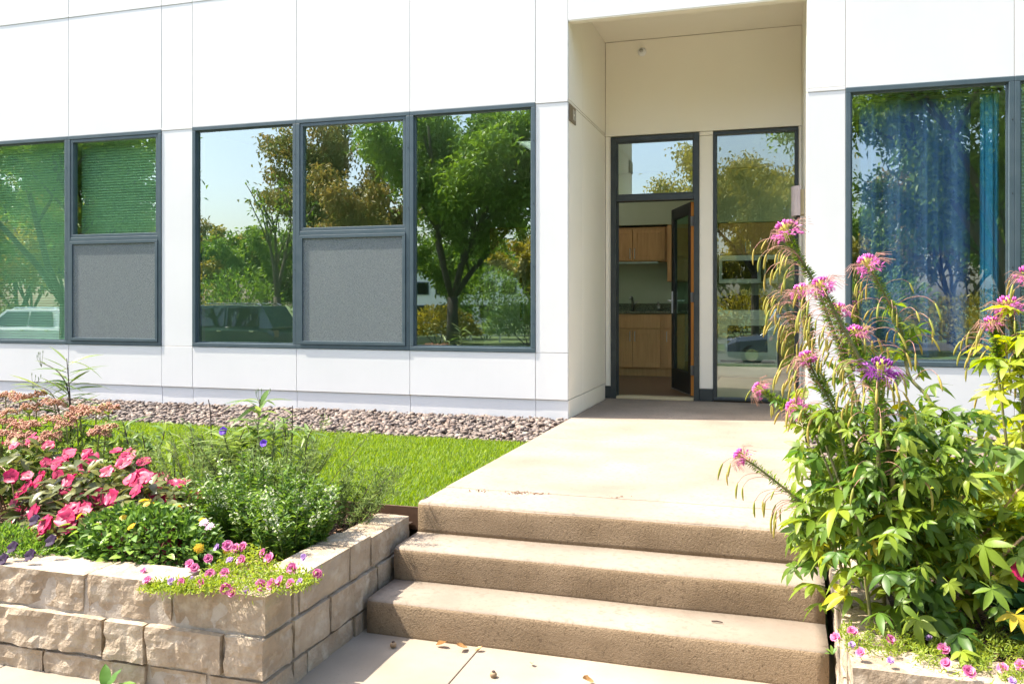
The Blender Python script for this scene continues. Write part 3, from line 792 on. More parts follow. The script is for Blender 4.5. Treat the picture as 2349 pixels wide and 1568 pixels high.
# ------------------------------------------------------------------ stone planters
def stone_mesh(x0, x1, y0, y1, z0, z1, rough, seed, res=.024):
    """a split-face limestone block: lumpy, chipped, with worn edges"""
    bm = bmesh.new()
    c = Vector(((x0 + x1) / 2, (y0 + y1) / 2, (z0 + z1) / 2)); h = Vector(((x1 - x0) / 2, (y1 - y0) / 2, (z1 - z0) / 2))
    nn = [max(2, min(30, int(2 * q / res))) for q in h]
    vd = {}
    def vert(i, j, k):
        key = (i, j, k)
        if key not in vd:
            p = Vector((-1 + 2 * i / nn[0], -1 + 2 * j / nn[1], -1 + 2 * k / nn[2]))
            vd[key] = bm.verts.new((p.x * h.x, p.y * h.y, p.z * h.z))
        return vd[key]
    for i in range(nn[0]):
        for j in range(nn[1]):
            for k, fl in ((0, 1), (nn[2], 0)):
                q = [vert(i, j, k), vert(i + 1, j, k), vert(i + 1, j + 1, k), vert(i, j + 1, k)]; bm.faces.new(q[::-1] if fl else q)
    for i in range(nn[0]):
        for k in range(nn[2]):
            for j, fl in ((0, 0), (nn[1], 1)):
                q = [vert(i, j, k), vert(i + 1, j, k), vert(i + 1, j, k + 1), vert(i, j, k + 1)]; bm.faces.new(q[::-1] if fl else q)
    for j in range(nn[1]):
        for k in range(nn[2]):
            for i, fl in ((0, 1), (nn[0], 0)):
                q = [vert(i, j, k), vert(i, j + 1, k), vert(i, j + 1, k + 1), vert(i, j, k + 1)]; bm.faces.new(q[::-1] if fl else q)
    rg = random.Random(seed); off = Vector((rg.uniform(0, 50), rg.uniform(0, 50), rg.uniform(0, 50)))
    r = .008
    for v in bm.verts:
        p = v.co.copy()
        # round the arrises
        inner = Vector([max(-h[a] + r, min(h[a] - r, p[a])) for a in range(3)])
        d = p - inner
        if d.length > 1e-6: p = inner + d.normalized() * min(d.length, r)
        q = p + c + off
        chip = noise.noise(q * 9) * .55 + noise.noise(q * 21) * .3
        f = noise.voronoi(q * 11)[0]
        amt = rough * (chip + .7 * (f[1] - f[0]) - .45)
        n = Vector((0, 0, 0))
        if abs(v.co.y + h.y) < 1e-4: n.y = -1
        if abs(v.co.x - h.x) < 1e-4: n.x = 1
        if abs(v.co.x + h.x) < 1e-4: n.x = -1
        if abs(v.co.z - h.z) < 1e-4: amt *= .35; n.z = 1
        if abs(v.co.z + h.z) < 1e-4: n.z = -.3
        if n.length: p += n.normalized() * amt
        v.co = p + c
    for f in bm.faces: f.smooth = False
    me = bpy.data.meshes.new('stone'); bm.to_mesh(me); bm.free()
    me.materials.append(M['stone'])
    return me
def stone(parent, *a, rough=.016):
    stone.n += 1
    o = bpy.data.objects.new('stone', stone_mesh(*a, rough, stone.n)); link(o, parent); WORLD[o.name] = Matrix.Identity(4)
stone.n = 0
G = .0032
ZT, ZA, ZB, ZC = -.052, -.205, -.362, -.49
PF, PR = 2.645, -1.752           # front face (y) and right face (x) of the left planter
pw = root('planter_wall', (-2.4, 2.7, -.45), 'low buff limestone planter wall left of the concrete steps', 'planter', 'stone planters beside the steps')
mt = MB().box(-6.0, PR - .02, PF + .021, PF + .16, -.5, ZT - .02); mt.box(PR - .16, PR - .022, PF + .16, 3.90, -.5, ZT - .03)
mt.build('mortar', M['mortar'], pw)
rows = [(ZA, ZT, [-6.0, -5.1, -4.2, -3.35, -2.555, -2.155, PR]), (ZB, ZA, [-6.0, -5.4, -4.7, -4.0, -3.3, -2.455, -2.262, -1.925, PR]), (ZC, ZB, [-6.0, -5.0, -4.1, -3.2, -2.75, -2.265, -2.0, PR])]
for zi, (z0, z1, xs_) in enumerate(rows):
    for a, b in zip(xs_[:-1], xs_[1:]):
        last = b == PR
        d = (.009, -.007, .006)[zi] + (random.uniform(-.007, .007) if not last else 0)
        stone(pw, a + G, b - (0 if last else G), PF + d, PF + .195, z0 + G, z1 - (0 if zi == 0 else G) + (random.uniform(-.006, .004) if zi == 0 else 0), rough=.021)
for zi, (z0, z1, ys_) in enumerate(((ZA, ZT, [PF + .2, 2.89, 3.30, 3.50, 3.92]), (ZB, ZA, [PF + .2, 3.12, 3.55, 3.88]), (ZC, ZB, [PF + .2, 2.95, 3.33, 3.86]))):
    for a, b in zip(ys_[:-1], ys_[1:]):
        stone(pw, PR - .185, PR - (.004, -.004, .002)[zi] + random.uniform(-.004, .002), a + G, b - G, z0 + G, z1 - (0 if zi == 0 else G) - (.012 if (zi == 0 and a > 3.4) else 0), rough=.012)
pw2 = root('planter_wall', (.5, 2.8, -.45), 'sunlit pale limestone planter wall right of the concrete steps', 'planter', 'stone planters beside the steps')
QF, QL = 2.755, .202
mt = MB().box(QL + .03, 4.0, QF + .035, QF + .15, -.5, -.13); mt.box(QL + .035, QL + .15, QF + .15, 4.2, -.5, -.13)
mt.build('mortar', M['mortar'], pw2)
for z0, z1, xs_, ys_ in ((-.27, -.10, [QL, .93, 1.6, 2.4, 3.2, 4.0], [QF + .2, 3.35, 3.8, 4.2]), (-.49, -.27, [QL, .6, 1.2, 2.0, 3.0, 4.0], [QF + .2, 3.1, 3.6, 4.2])):
    for a, b in zip(xs_[:-1], xs_[1:]): stone(pw2, a + (G if a > QL else 0), b - G, QF + random.uniform(-.006, .006), QF + .19, z0 + G, z1, rough=.012)
    for a, b in zip(ys_[:-1], ys_[1:]): stone(pw2, QL + random.uniform(-.006, .006), QL + .18, a + G, b - G, z0 + G, z1, rough=.012)

# lawn edging strips
ed = MB().box(-9, PX0 - .006, 4.047, 4.058, -.17, -.055); tag(ed.build('lawn_edging', M['edging']), 'thin brown steel edging between the flower bed and the lawn', 'edging', 'steel edging strips')
ed = MB().box(-9, PX0 - .006, 5.931, 5.939, -.10, -.012); tag(ed.build('lawn_edging', M['edging']), 'thin dark edging between the lawn and the river gravel', 'edging', 'steel edging strips')

# ------------------------------------------------------------------ gravel, mulch, grass (uncountable)
GV = [ico(1, .16, s) for s in range(6)]
def stonemat():
    m = bpy.data.materials.new('river gravel'); m.use_nodes = True
    nt = m.node_tree; b = nt.nodes['Principled BSDF']; b.inputs['Roughness'].default_value = .7
    at_ = nt.nodes.new('ShaderNodeAttribute'); at_.attribute_name = 'tint'
    cr = nt.nodes.new('ShaderNodeValToRGB'); e = cr.color_ramp.elements
    e[0].position = 0; e[0].color = (.21, .15, .12, 1); e[1].position = 1; e[1].color = (.36, .31, .25, 1)
    for p, c in ((.2, (.15, .12, .11)), (.35, (.27, .20, .155)), (.55, (.24, .20, .18)), (.7, (.10, .075, .065)), (.85, (.26, .18, .14))):
        q = e.new(p); q.color = (*c, 1)
    nt.links.new(at_.outputs['Fac'], cr.inputs[0])
    n = noise_node(nt, 60, 3); mm = nt.nodes.new('ShaderNodeMix'); mm.data_type = 'RGBA'; mm.blend_type = 'MULTIPLY'; mm.inputs['Factor'].default_value = .5
    nt.links.new(cr.outputs[0], mm.inputs['A']); nt.links.new(n.outputs['Fac'], mm.inputs['B']); nt.links.new(mm.outputs['Result'], b.inputs['Base Color'])
    return m
M['gravel'] = stonemat()
def gravel(x0, x1, y0, y1, z, n, label):
    C = np.stack([RNG.uniform(x0, x1, n), RNG.uniform(y0, y1, n), z + RNG.uniform(-.012, .03, n)], 1)
    sc_ = RNG.uniform(.009, .029, (n, 1)) * np.array([[1.25, .9, .55]]) * RNG.uniform(.8, 1.2, (n, 3))
    o = scatter('gravel', GV, C, rand_rot(n, .5), sc_, M['gravel'])
    return tag(o, label, 'gravel', kind='stuff')
gravel(-9.2, PX0 - .02, 5.955, 7.19, -.033, 13000, 'brown and pink river gravel strip along the white wall, left of the path')
gravel(PX1 + .03, 4.2, 5.955, 7.19, -.033, 5000, 'brown and pink river gravel strip along the wall, behind the tall pink flowers')
def mulch(x0, x1, y0, y1, z, n, label):
    bx = np.array([[-1,-1,-1],[1,-1,-1],[1,1,-1],[-1,1,-1],[-.8,-1,1],[.9,-.9,1],[1,.8,1],[-1,1,1]], float)
    bf = np.array([[3,2,1,0],[4,5,6,7],[0,1,5,4],[1,2,6,5],[2,3,7,6],[3,0,4,7]])
    C = np.stack([RNG.uniform(x0, x1, n), RNG.uniform(y0, y1, n), z + RNG.uniform(-.02, .025, n)], 1)
    sc_ = np.stack([RNG.uniform(.008, .03, n), RNG.uniform(.002, .006, n), RNG.uniform(.001, .003, n)], 1)
    return tag(scatter('bark_mulch', [(bx, bf)], C, rand_rot(n, .45), sc_, M['mulch'], smooth=False), label, 'mulch', kind='stuff')
mulch(-8.0, -1.82, 2.78, 4.03, -.12, 13000, 'brown bark mulch between the flowers of the left bed')
mulch(.3, 2.6, 2.9, 4.25, -.135, 3500, 'brown bark mulch under the tall pink flowers on the right')

M['grass'] = leafmat('lawn grass', (.07, .165, .012), (.235, .325, .03), 'attr', trans=.45, rough=.5)
def grass(x0, x1, y0, y1, n, label):
    x = RNG.uniform(x0, x1, n); y = RNG.uniform(y0, y1, n)
    z = -.088 + .06 * (y - 4.06) / 1.87
    pn = np.array([noise.noise(Vector((a * 3.1, b * 3.1, 0))) + .6 * noise.noise(Vector((a * 11, b * 11, 3))) for a, b in zip(x[::10], y[::10])]).repeat(10)[:n]
    h = RNG.uniform(.020, .038, n) * (1 + .35 * pn)
    a = RNG.uniform(0, 6.283, n); ln = RNG.uniform(.15, .9, n) * h
    C = np.stack([x, y, z], 1)
    wd = RNG.uniform(.0016, .003, n)
    s = np.stack([np.cos(a + 1.57), np.sin(a + 1.57), np.zeros(n)], 1) * wd[:, None]
    mid = C + np.stack([np.cos(a) * ln * .35, np.sin(a) * ln * .35, h * .6], 1)
    tip = C + np.stack([np.cos(a) * ln, np.sin(a) * ln, h], 1)
    V = np.stack([C - s, C + s, mid + s * .8, mid - s * .8, tip], 1).reshape(-1, 3)
    i = np.arange(n)[:, None] * 5
    Fc = np.concatenate([i + [[0, 1, 2]], i + [[0, 2, 3]], i + [[3, 2, 4]]], 0)
    t = np.clip(.5 + .35 * pn + RNG.normal(0, .22, n), 0, 1)
    return tag(obj_np('grass', V, Fc, M['grass'], None, np.repeat(t, 5)), label, 'grass', kind='stuff')
grass(-8.6, PX0 + .012, 4.065, 5.925, 190000, 'short bright green lawn between the flower bed and the gravel')
grass(PX1 - .01, 3.0, 4.31, 5.925, 22000, 'short green lawn glimpsed behind the tall pink flowers')

# ------------------------------------------------------------------ plant kit
def leaf_geo(mb, L, W, n=5, droop=.25, fold=.25, shape=.42, base=Vector((0, 0, 0)), yaw=0, pitch=0, mi=0, twist=0, serr=0):
    rot = Matrix.Rotation(yaw, 3, 'Z') @ Matrix.Rotation(-pitch, 3, 'Y') @ Matrix.Rotation(twist, 3, 'X')
    V = []; Fc = []
    for i in range(n + 1):
        t = i / n
        if t <= shape: wd = math.sin(t / shape * math.pi / 2)
        else: wd = math.cos((t - shape) / (1 - shape) * math.pi / 2) ** .85
        wd = max(wd, .06) if 0 < i < n else (.08 if i == 0 else .01)
        wd *= W / 2
        z = -droop * L * t * t
        for q in (-1, 0, 1):
            V.append(base + rot @ Vector((L * t, q * wd, z + abs(q) * fold * wd + (random.uniform(-serr, serr) * W if q else 0))))
    for i in range(n):
        for q in (0, 1):
            a = i * 3 + q; Fc.append((a, a + 3, a + 4, a + 1))
    mb.add(V, Fc, mi)
def leaf_mesh(name, mat, L, W, **k):
    mb = MB(); leaf_geo(mb, L, W, **k); return mb.mesh(name, mat, True)
def basis(loc, xdir, up=(0, 0, 1), s=1.0, roll=0.0):
    x = Vector(xdir).normalized(); z = Vector(up); y = z.cross(x)
    if y.length < 1e-3: y = Vector((0, 1, 0)).cross(x)
    y.normalize(); z = x.cross(y)
    m = Matrix((x, y, z)).transposed().to_4x4()
    return Matrix.Translation(Vector(loc)) @ m @ Matrix.Rotation(roll, 4, 'X') @ Matrix.Scale(s, 4)
def rdir(el=0, spread=math.pi, az0=0):
    a = az0 + random.uniform(-spread, spread); return Vector((math.cos(a) * math.cos(el), math.sin(a) * math.cos(el), math.sin(el)))
def curve(pts, n=12):
    """smooth path through points (Catmull-Rom)"""
    P = [Vector(p) for p in pts]; P = [P[0] * 2 - P[1]] + P + [P[-1] * 2 - P[-2]]
    out = []
    for s in range(1, len(P) - 2):
        for i in range(n):
            t = i / n; a, b, c, d = P[s - 1:s + 3]
            out.append(.5 * ((2 * b) + (c - a) * t + (2 * a - 5 * b + 4 * c - d) * t * t + (3 * b - a - 3 * c + d) * t ** 3))
    return out + [P[-2]]

# ------------------------------------------------------------------ spider flowers (cleome) in the right bed
M['cl_leaf'] = leafmat('cleome leaf', (.065, .15, .018), (.25, .32, .035), 'obj', .45, .42)
M['cl_shade'] = leafmat('cleome leaf shade tone', (.04, .105, .016), (.16, .25, .028), 'obj', .42, .4)  # shade on the near side of the clump put into a darker green
M['cl_lime'] = leafmat('lime cleome leaf', (.20, .29, .025), (.42, .45, .045), 'obj', .5, .42)
M['cl_yellow'] = leafmat('yellowing leaf', (.42, .42, .03), (.55, .42, .04), 'obj', .5)
M['cl_bract'] = leafmat('cleome bracts', (.07, .16, .02), (.22, .33, .04), 'attr', .4)
M['cl_stem'] = pmat('cleome stem', (.16, .17, .06), (.26, .22, .10), 20, .6)
M['cl_branch'] = pmat('reddish cleome branch', (.36, .20, .10), (.46, .30, .15), 20, .6)
M['cl_pod'] = leafmat('seed pod', (.24, .27, .045), (.42, .33, .08), 'obj', .25)
M['cl_thread'] = pmat('pod stalk', (.30, .13, .12), (.40, .22, .14), 20, .6)
M['cl_pink'] = leafmat('pink petals', (.50, .09, .38), (.72, .26, .58), 'attr', .45, tcol=(.8, .2, .6))
M['cl_violet'] = leafmat('violet petals', (.16, .015, .22), (.34, .06, .40), 'attr', .3, tcol=(.3, .04, .4))
M['cl_bud'] = pmat('magenta bud', (.42, .04, .27), (.58, .10, .40), 30, .5)
M['cl_budv'] = pmat('violet bud', (.12, .01, .14), (.22, .03, .26), 30, .5)
M['cl_core'] = pmat('yellow green flower centre', (.42, .42, .06), (.55, .50, .10), 30, .6)

def palm_mesh(k, seed, mat, big=1.0):
    random.seed(seed); mb = MB()
    for i in range(k):
        a = (i - (k - 1) / 2) * (R(210) / max(k - 1, 1)) + random.uniform(-.12, .12)
        L = (.098 - .038 * abs(i - (k - 1) / 2) / (k / 2)) * big * random.uniform(.9, 1.1)
        leaf_geo(mb, L, L * .34, n=5, droop=random.uniform(.05, .7), fold=random.uniform(.05, .4), shape=random.uniform(.38, .5), yaw=a, pitch=random.uniform(-.4, .2), twist=random.uniform(-.4, .4), serr=.03)
    mb.tube([(-.055 * big, 0, -.02 * big), (-.02, 0, -.003), (0, 0, 0)], [.0022, .0018, .0014], 4)
    return mb.mesh('leaf', mat, True)
PALM = [palm_mesh((5, 7, 5, 6, 5, 4)[i], 1 + i * 31, M['cl_leaf'], (1, 1, 1.1, .9, .85, .8)[i]) for i in range(6)]
PALMY = palm_mesh(5, 5, M['cl_yellow'])
PALMD = [palm_mesh((5, 7, 5, 6, 5)[i], 11 + i * 37, M['cl_shade'], (1, 1, 1.1, .9, .8)[i]) for i in range(5)]
PALML = [palm_mesh((5, 7, 5, 6, 5)[i], 21 + i * 41, M['cl_lime'], (1, 1, 1.1, .9, .8)[i]) for i in range(5)]
def pod_mesh(seed):
    random.seed(seed); mb = MB()
    s = random.uniform(.06, .09)
    th = curve([(0, 0, 0), (s * .6, 0, s * .28), (s * 1.2, 0, s * .25), (s * 1.55, 0, -s * .05)], 4)
    mb.tube(th, .0011, 4, mi=1)
    e = th[-1]; L = random.uniform(.042, .062)
    pd = [e + Vector((L * t * (.35 - .2 * t), 0, -L * t)) for t in (0, .15, .4, .7, .9, 1)]
    mb.tube(pd, [.0012, .0032, .0042, .0038, .0022, .0008], 6)
    return mb.mesh('seed_pod', [M['cl_pod'], M['cl_thread']], True)
PODS = [pod_mesh(s) for s in range(5)]

def head_meshes(seed, sz, petal, bud):
    random.seed(seed)
    C = []; D = []; L = []; W = []
    sz *= .96
    n = 40
    for f in range(n):
        a = random.uniform(0, 6.283); el = random.uniform(-.55, .38)
        d = Vector((math.cos(a) * math.cos(el), math.sin(a) * math.cos(el), math.sin(el)))
        b = Vector((0, 0, -.01)) + d * sz * random.uniform(.30, .80)
        for p in range(4):
            pd = d + Vector((random.gauss(0, .55), random.gauss(0, .55), random.gauss(0.1, .5)))
            C.append(b); D.append(pd); L.append(sz * random.uniform(.22, .42)); W.append(sz * random.uniform(.07, .13))
    fl = (np.array([c[:] for c in C]), np.array([d[:] for d in D]), np.array(L), np.array(W))
    bm_ = MB(); core_ = MB()
    for i in range(20):
        a = i * 2.4; r = sz * (.10 + .42 * math.sqrt(i / 20)); h = sz * (.62 - .35 * (i / 20))
        p0 = Vector((math.cos(a) * r * .5, math.sin(a) * r * .5, sz * .1)); p1 = Vector((math.cos(a) * r, math.sin(a) * r, h * .7)); p2 = p1 + Vector((math.cos(a) * r * .12, math.sin(a) * r * .12, sz * random.uniform(.22, .34)))
        core_.tube([p0, p1], .0012, 4)
        bm_.tube([p1, p1.lerp(p2, .25), p1.lerp(p2, .7), p2], [.0012, .0042, .004, .001], 6)
    st = MB()
    for i in range(44):
        a = random.uniform(0, 6.283); el = random.uniform(-.45, .3); r0 = sz * .5
        d = Vector((math.cos(a) * math.cos(el), math.sin(a) * math.cos(el), math.sin(el)))
        st.tube([d * r0, d * sz * 1.05 + Vector((0, 0, .01)), d * sz * random.uniform(1.3, 1.75) + Vector((0, 0, -.012))], .0008, 3, cap=False)
    core_.lathe([(.004, -.03), (.012, .0), (.014, sz * .35), (.004, sz * .55)], (0, 0, 0), 8)
    return fl, bm_.mesh('buds', bud, True), st.mesh('stamens', M['cl_thread'] if petal == M['cl_pink'] else bud, True), core_.mesh('flower_centre', M['cl_core'], True)

def cl_stem(parent, path, head=True, sz=.06, violet=False, bract=(.35, 1.0), pods=(.45, .95), npods=16, nleaf=10, thick=.007, leafrange=(.05, .55), seed=0, podside=None, leafscale=1.0, pool=None):
    pool = pool or PALM
    random.seed(seed)
    pts = curve(path, 10); n = len(pts)
    rad = [thick * (1.15 - .55 * i / (n - 1)) for i in range(n)]
    MB().tube(pts, rad, 7).build('stem', M['cl_stem'], parent, True)
    def P(t):
        x = t * (n - 1); i = min(int(x), n - 2); return pts[i].lerp(pts[i + 1], x - i), (pts[i + 1] - pts[i]).normalized()
    ln = sum((pts[i + 1] - pts[i]).length for i in range(n - 1))
    # dense small bracts up the flowering stem
    nb = int(ln * (bract[1] - bract[0]) * 700)
    C = []; D = []; L = []
    for i in range(nb):
        t = bract[0] + (bract[1] - bract[0]) * (i + random.random()) / nb
        p, d = P(min(t, .999)); a = i * 2.399
        o = d.orthogonal().normalized(); q = Matrix.Rotation(a, 3, d) @ o
        C.append(p + q * thick * .7); D.append(q * 1.0 + d * random.uniform(.1, .5)); L.append(random.uniform(.011, .031) * (1.2 - .5 * t))
    if nb:
        tag(leaf_mass('bracts', np.array([c[:] for c in C]), np.array([d[:] for d in D]), np.array(L), np.array(L) * .5, M['cl_bract'], parent, up=np.array([Vector(P(.7)[1])[:]] * nb)), kind='stuff')
    for i in range(npods):
        t = random.uniform(*pods); p, d = P(t); a = random.uniform(0, 6.283) if podside is None else podside + random.uniform(-1.0, 1.0)
        inst('seed_pod', random.choice(PODS), basis(p, Vector((math.cos(a), math.sin(a), random.uniform(-.25, .35))), s=random.uniform(.8, 1.2)), parent)
    for i in range(nleaf):
        t = leafrange[0] + (leafrange[1] - leafrange[0]) * (i + random.random()) / nleaf; p, d = P(t)
        q = rdir(random.uniform(-.35, .35)); s = random.uniform(.75, 1.15) * (1.15 - .45 * t) * leafscale
        inst('leaf', random.choice(pool) if random.random() > .03 else PALMY, basis(p + q * (.055 * s + random.uniform(0, .045)), q, s=s, roll=random.uniform(-.5, .5)), parent)
    if head:
        p, d = P(.999)
        Mh = basis(p, d.orthogonal(), up=d)
        fl, bu, st, co = head_meshes(seed + 50, sz, M['cl_violet'] if violet else M['cl_pink'], M['cl_budv'] if violet else M['cl_bud'])
        h = inst('flower_head', co, Mh, parent); WORLD[h.name] = Mh
        W3 = np.array(Mh.to_3x3()); C, D, L_, W_ = fl
        tag(leaf_mass('petals', C @ W3.T + np.array(p[:]), D @ W3.T, L_, W_, M['cl_violet'] if violet else M['cl_pink'], h, fold=.1), kind='stuff')
        inst('buds', bu, Mh, h); inst('stamens', st, Mh, h)

Z0 = -.14
def cleome(label, base, seed):
    return root('spider_flower', base, label, 'flower plant', 'spider flower plants in the right bed')
b1 = (.36, 3.35, Z0)
c1 = cleome('spider flower with the highest pink head, leaning left before the porch', b1, 1)
cl_stem(c1, [b1, (.33, 3.36, .25), (.27, 3.38, .62), (.19, 3.4, .88), at(1868, 650, 3.42), at(1828, 580, 3.42), at(1803, 528, 3.42)], sz=.062, bract=(.40, .98), npods=30, nleaf=16, seed=11, podside=math.pi, leafrange=(.03, .5))
b2 = (.50, 3.42, Z0)
c2 = cleome('spider flower with a tall pink head in front of the blue curtain', b2, 2)
cl_stem(c2, [b2, (.51, 3.43, .3), (.53, 3.45, .6), at(2085, 860, 3.48), at(2068, 760, 3.48), at(2032, 680, 3.48), at(1990, 605, 3.48)], sz=.058, bract=(.55, .98), npods=34, nleaf=18, seed=22, leafrange=(.04, .78))
b3 = (.40, 3.2, Z0)
c3 = cleome('spider flower with a thick leaning stem and purple pink head beside the porch', b3, 3)
cl_stem(c3, [b3, (.385, 3.2, .2), (.35, 3.2, .5), at(2010, 900, 3.22), at(1960, 800, 3.22), at(1915, 715, 3.22), at(1885, 655, 3.22)], sz=.052, bract=(.30, .98), npods=30, nleaf=12, seed=33, thick=.009, podside=math.pi, leafrange=(.03, .4))
b4 = (.34, 3.55, Z0)
c4 = cleome('spider flower with a pale pink head half hidden behind the leaning stem', b4, 4)
cl_stem(c4, [b4, (.3, 3.56, .35), at(1872, 830, 3.6), at(1855, 740, 3.6), at(1838, 668, 3.6)], sz=.05, bract=(.4, .98), npods=26, nleaf=12, seed=44, podside=math.pi, thick=.005)
cl_stem(c4, [(.33, 3.55, .2), at(1950, 880, 3.6), at(1935, 800, 3.6), at(1922, 712, 3.6)], sz=.05, bract=(.35, .98), npods=16, nleaf=8, seed=45, thick=.005)
b5 = (.46, 3.25, Z0)
c5 = cleome('spider flower with a dark violet head on a nearly black stem', b5, 5)
cl_stem(c5, [b5, (.445, 3.22, .15), at(2030, 1150, 3.15), at(2012, 1020, 3.12), at(2010, 920, 3.1), at(2020, 845, 3.08)], sz=.062, violet=True, bract=(.25, .98), npods=34, nleaf=18, seed=55, thick=.009, leafrange=(.03, .45))
cl_stem(c5, [(.445, 3.25, .3), at(1985, 860, 3.4), at(1962, 765, 3.4)], sz=.05, bract=(.3, .98), npods=16, nleaf=6, seed=56, thick=.005)
b6 = (.30, 3.15, Z0)
c6 = cleome('low spider flower reaching over the path with two pink heads near the door', b6, 6)
cl_stem(c6, [b6, (.25, 3.16, .25), at(1920, 960, 3.2), at(1880, 880, 3.2), at(1850, 820, 3.2)], sz=.04, bract=(.3, .98), npods=22, nleaf=18, seed=66, thick=.006, podside=math.pi)
cl_stem(c6, [(.25, 3.16, .2), at(1890, 1010, 3.3), at(1855, 960, 3.32), at(1825, 935, 3.34)], sz=.052, bract=(.4, .95), npods=8, nleaf=10, seed=67, thick=.005)
cl_stem(c6, [(.22, 3.17, .25), at(1850, 960, 3.4), at(1795, 925, 3.42), at(1742, 892, 3.44)], sz=.04, bract=(.5, .95), npods=3, nleaf=8, seed=68, thick=.004, leafrange=(.3, .8), leafscale=.5)
b7 = (.25, 3.3, Z0)
c7 = cleome('spider flower arching far left over the top step with a magenta head', b7, 7)
cl_stem(c7, [b7, (.19, 3.3, .1), at(1880, 1200, 3.3), at(1835, 1150, 3.3), at(1762, 1090, 3.3), at(1700, 1045, 3.3)], sz=.042, bract=(.42, .98), npods=16, nleaf=14, seed=77, thick=.006, leafrange=(.03, .5), podside=math.pi)
b8 = (.88, 3.7, Z0)
c8 = cleome('tall spider flower at the right edge with three pink heads', b8, 8)
cl_stem(c8, [b8, (.88, 3.7, .35), at(2345, 900, 3.7), at(2330, 780, 3.7), at(2312, 700, 3.7)], sz=.06, bract=(.4, .98), npods=22, nleaf=26, seed=88, pool=PALML, leafrange=(.05, .8))
cl_stem(c8, [(.86, 3.68, .1), at(2295, 900, 3.66), at(2285, 800, 3.66), at(2275, 742, 3.66)], sz=.045, bract=(.4, .98), npods=16, nleaf=18, seed=89, pool=PALML, thick=.005, leafrange=(.05, .85))
cl_stem(c8, [(.9, 3.7, .1), at(2385, 900, 3.6), at(2375, 720, 3.6), at(2362, 630, 3.6)], sz=.06, bract=(.4, .98), npods=22, nleaf=20, seed=90, pool=PALML, leafrange=(.05, .8))
b9 = (.75, 4.1, Z0)
c9 = cleome('small spider flower seedling with yellow green leaves before the white wall', b9, 9)
cl_stem(c9, [b9, at(2130, 1100, 4.1), at(2160, 1030, 4.1), at(2185, 965, 4.1)], head=False, bract=(.8, .98), npods=0, nleaf=16, seed=99, pool=PALML, thick=.005, leafrange=(.1, 1.0), leafscale=.9)
b10 = (.8, 3.3, Z0)
c10 = cleome('sprawling spider flower with long bare reddish branches at the lower right', b10, 10)
for i, pth in enumerate(([b10, at(2100, 1250, 3.4), at(2200, 1150, 3.5), at(2290, 1040, 3.6)], [b10, at(2150, 1330, 3.3), at(2260, 1220, 3.4), at(2345, 1110, 3.5)], [b10, at(2200, 1330, 3.25), at(2290, 1280, 3.25), at(2349, 1230, 3.25)])):
    pp = curve(pth, 8); MB().tube(pp, [.008 * (1.2 - .6 * k / len(pp)) for k in range(len(pp))], 7).build('branch', M['cl_branch'], c10, True)
    random.seed(500 + i)
    for k in range(26):
        t = random.uniform(.25, 1); p = pp[min(int(t * (len(pp) - 1)), len(pp) - 1)]; q = rdir(random.uniform(-.4, .5)); s = random.uniform(.7, 1.15)
        inst('leaf', random.choice(PALML) if random.random() > .08 else PALMY, basis(p + q * .07 * s, q, s=s, roll=random.uniform(-.6, .6)), c10)
# leafy skirt of the clump: big palmate leaves facing the light (each belongs to one of the plants)
random.seed(321)
skirt = [(c1, .36, 3.35), (c2, .5, 3.42), (c3, .4, 3.2), (c5, .46, 3.25), (c6, .30, 3.15), (c7, .25, 3.3), (c4, .34, 3.55)]
for i in range(520):
    par, bx_, by_ = skirt[i % len(skirt)]
    a = random.uniform(0, 6.283); r = abs(random.gauss(.0, .145)) + .05
    z = random.uniform(-.06, .62) ; r *= (1.15 - .9 * max(z, 0))
    p = Vector((bx_ + .06 + math.cos(a) * r * 1.0, by_ - .02 + math.sin(a) * r * .8, z))
    if p.x < .02 + .12 * (z < .1): p.x = .05 + random.uniform(0, .15)
    if p.x < .36 and p.z < .04: p.z = random.uniform(.04, .3)
    q = Vector((math.cos(a), math.sin(a), random.uniform(-.75, .1)))
    s = random.uniform(.45, .95) * (1.1 - .35 * z)
    pool = PALM if (p.x < .24 or i % 5 < 2) else PALMD  # away from the sunny left edge most leaves take the shade tone
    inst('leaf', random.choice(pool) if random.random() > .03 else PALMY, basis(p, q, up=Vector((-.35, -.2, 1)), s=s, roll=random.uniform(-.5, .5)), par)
random.seed(322)
for i in range(150):
    z = random.uniform(-.08, .5); p = Vector((random.uniform(.72, 1.35), random.uniform(3.2, 4.05), z)); q = rdir(random.uniform(-.6, .3)); s = random.uniform(.75, 1.25)
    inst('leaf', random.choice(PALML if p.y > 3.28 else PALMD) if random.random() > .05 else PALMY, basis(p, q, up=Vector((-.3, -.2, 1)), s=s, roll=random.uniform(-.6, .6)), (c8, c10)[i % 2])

# leaves of the two outer plants that lean out over the edge of the path
random.seed(323)
for i in range(150):
    z = random.uniform(.02, .62); p = Vector((random.uniform(.04 + .05 * z, .30), random.uniform(3.2, 3.75), z)); q = Vector((-1, random.uniform(-.9, .9), random.uniform(-.7, .2)))
    inst('leaf', random.choice(PALM), basis(p, q, up=Vector((-.35, -.2, 1)), s=random.uniform(.45, .95), roll=random.uniform(-.6, .6)), (c7, c6, c4)[i % 3])
# ------------------------------------------------------------------ left flower bed
def atz(u, v, Z):
    d = (CAMZ - Z) * FPX / (v - CYP); k = (u - CXP) / FPX
    return Vector(((-math.sin(YAW) + k * math.cos(YAW)) * d, (math.cos(YAW) + k * math.sin(YAW)) * d, Z))
ZS = -.13
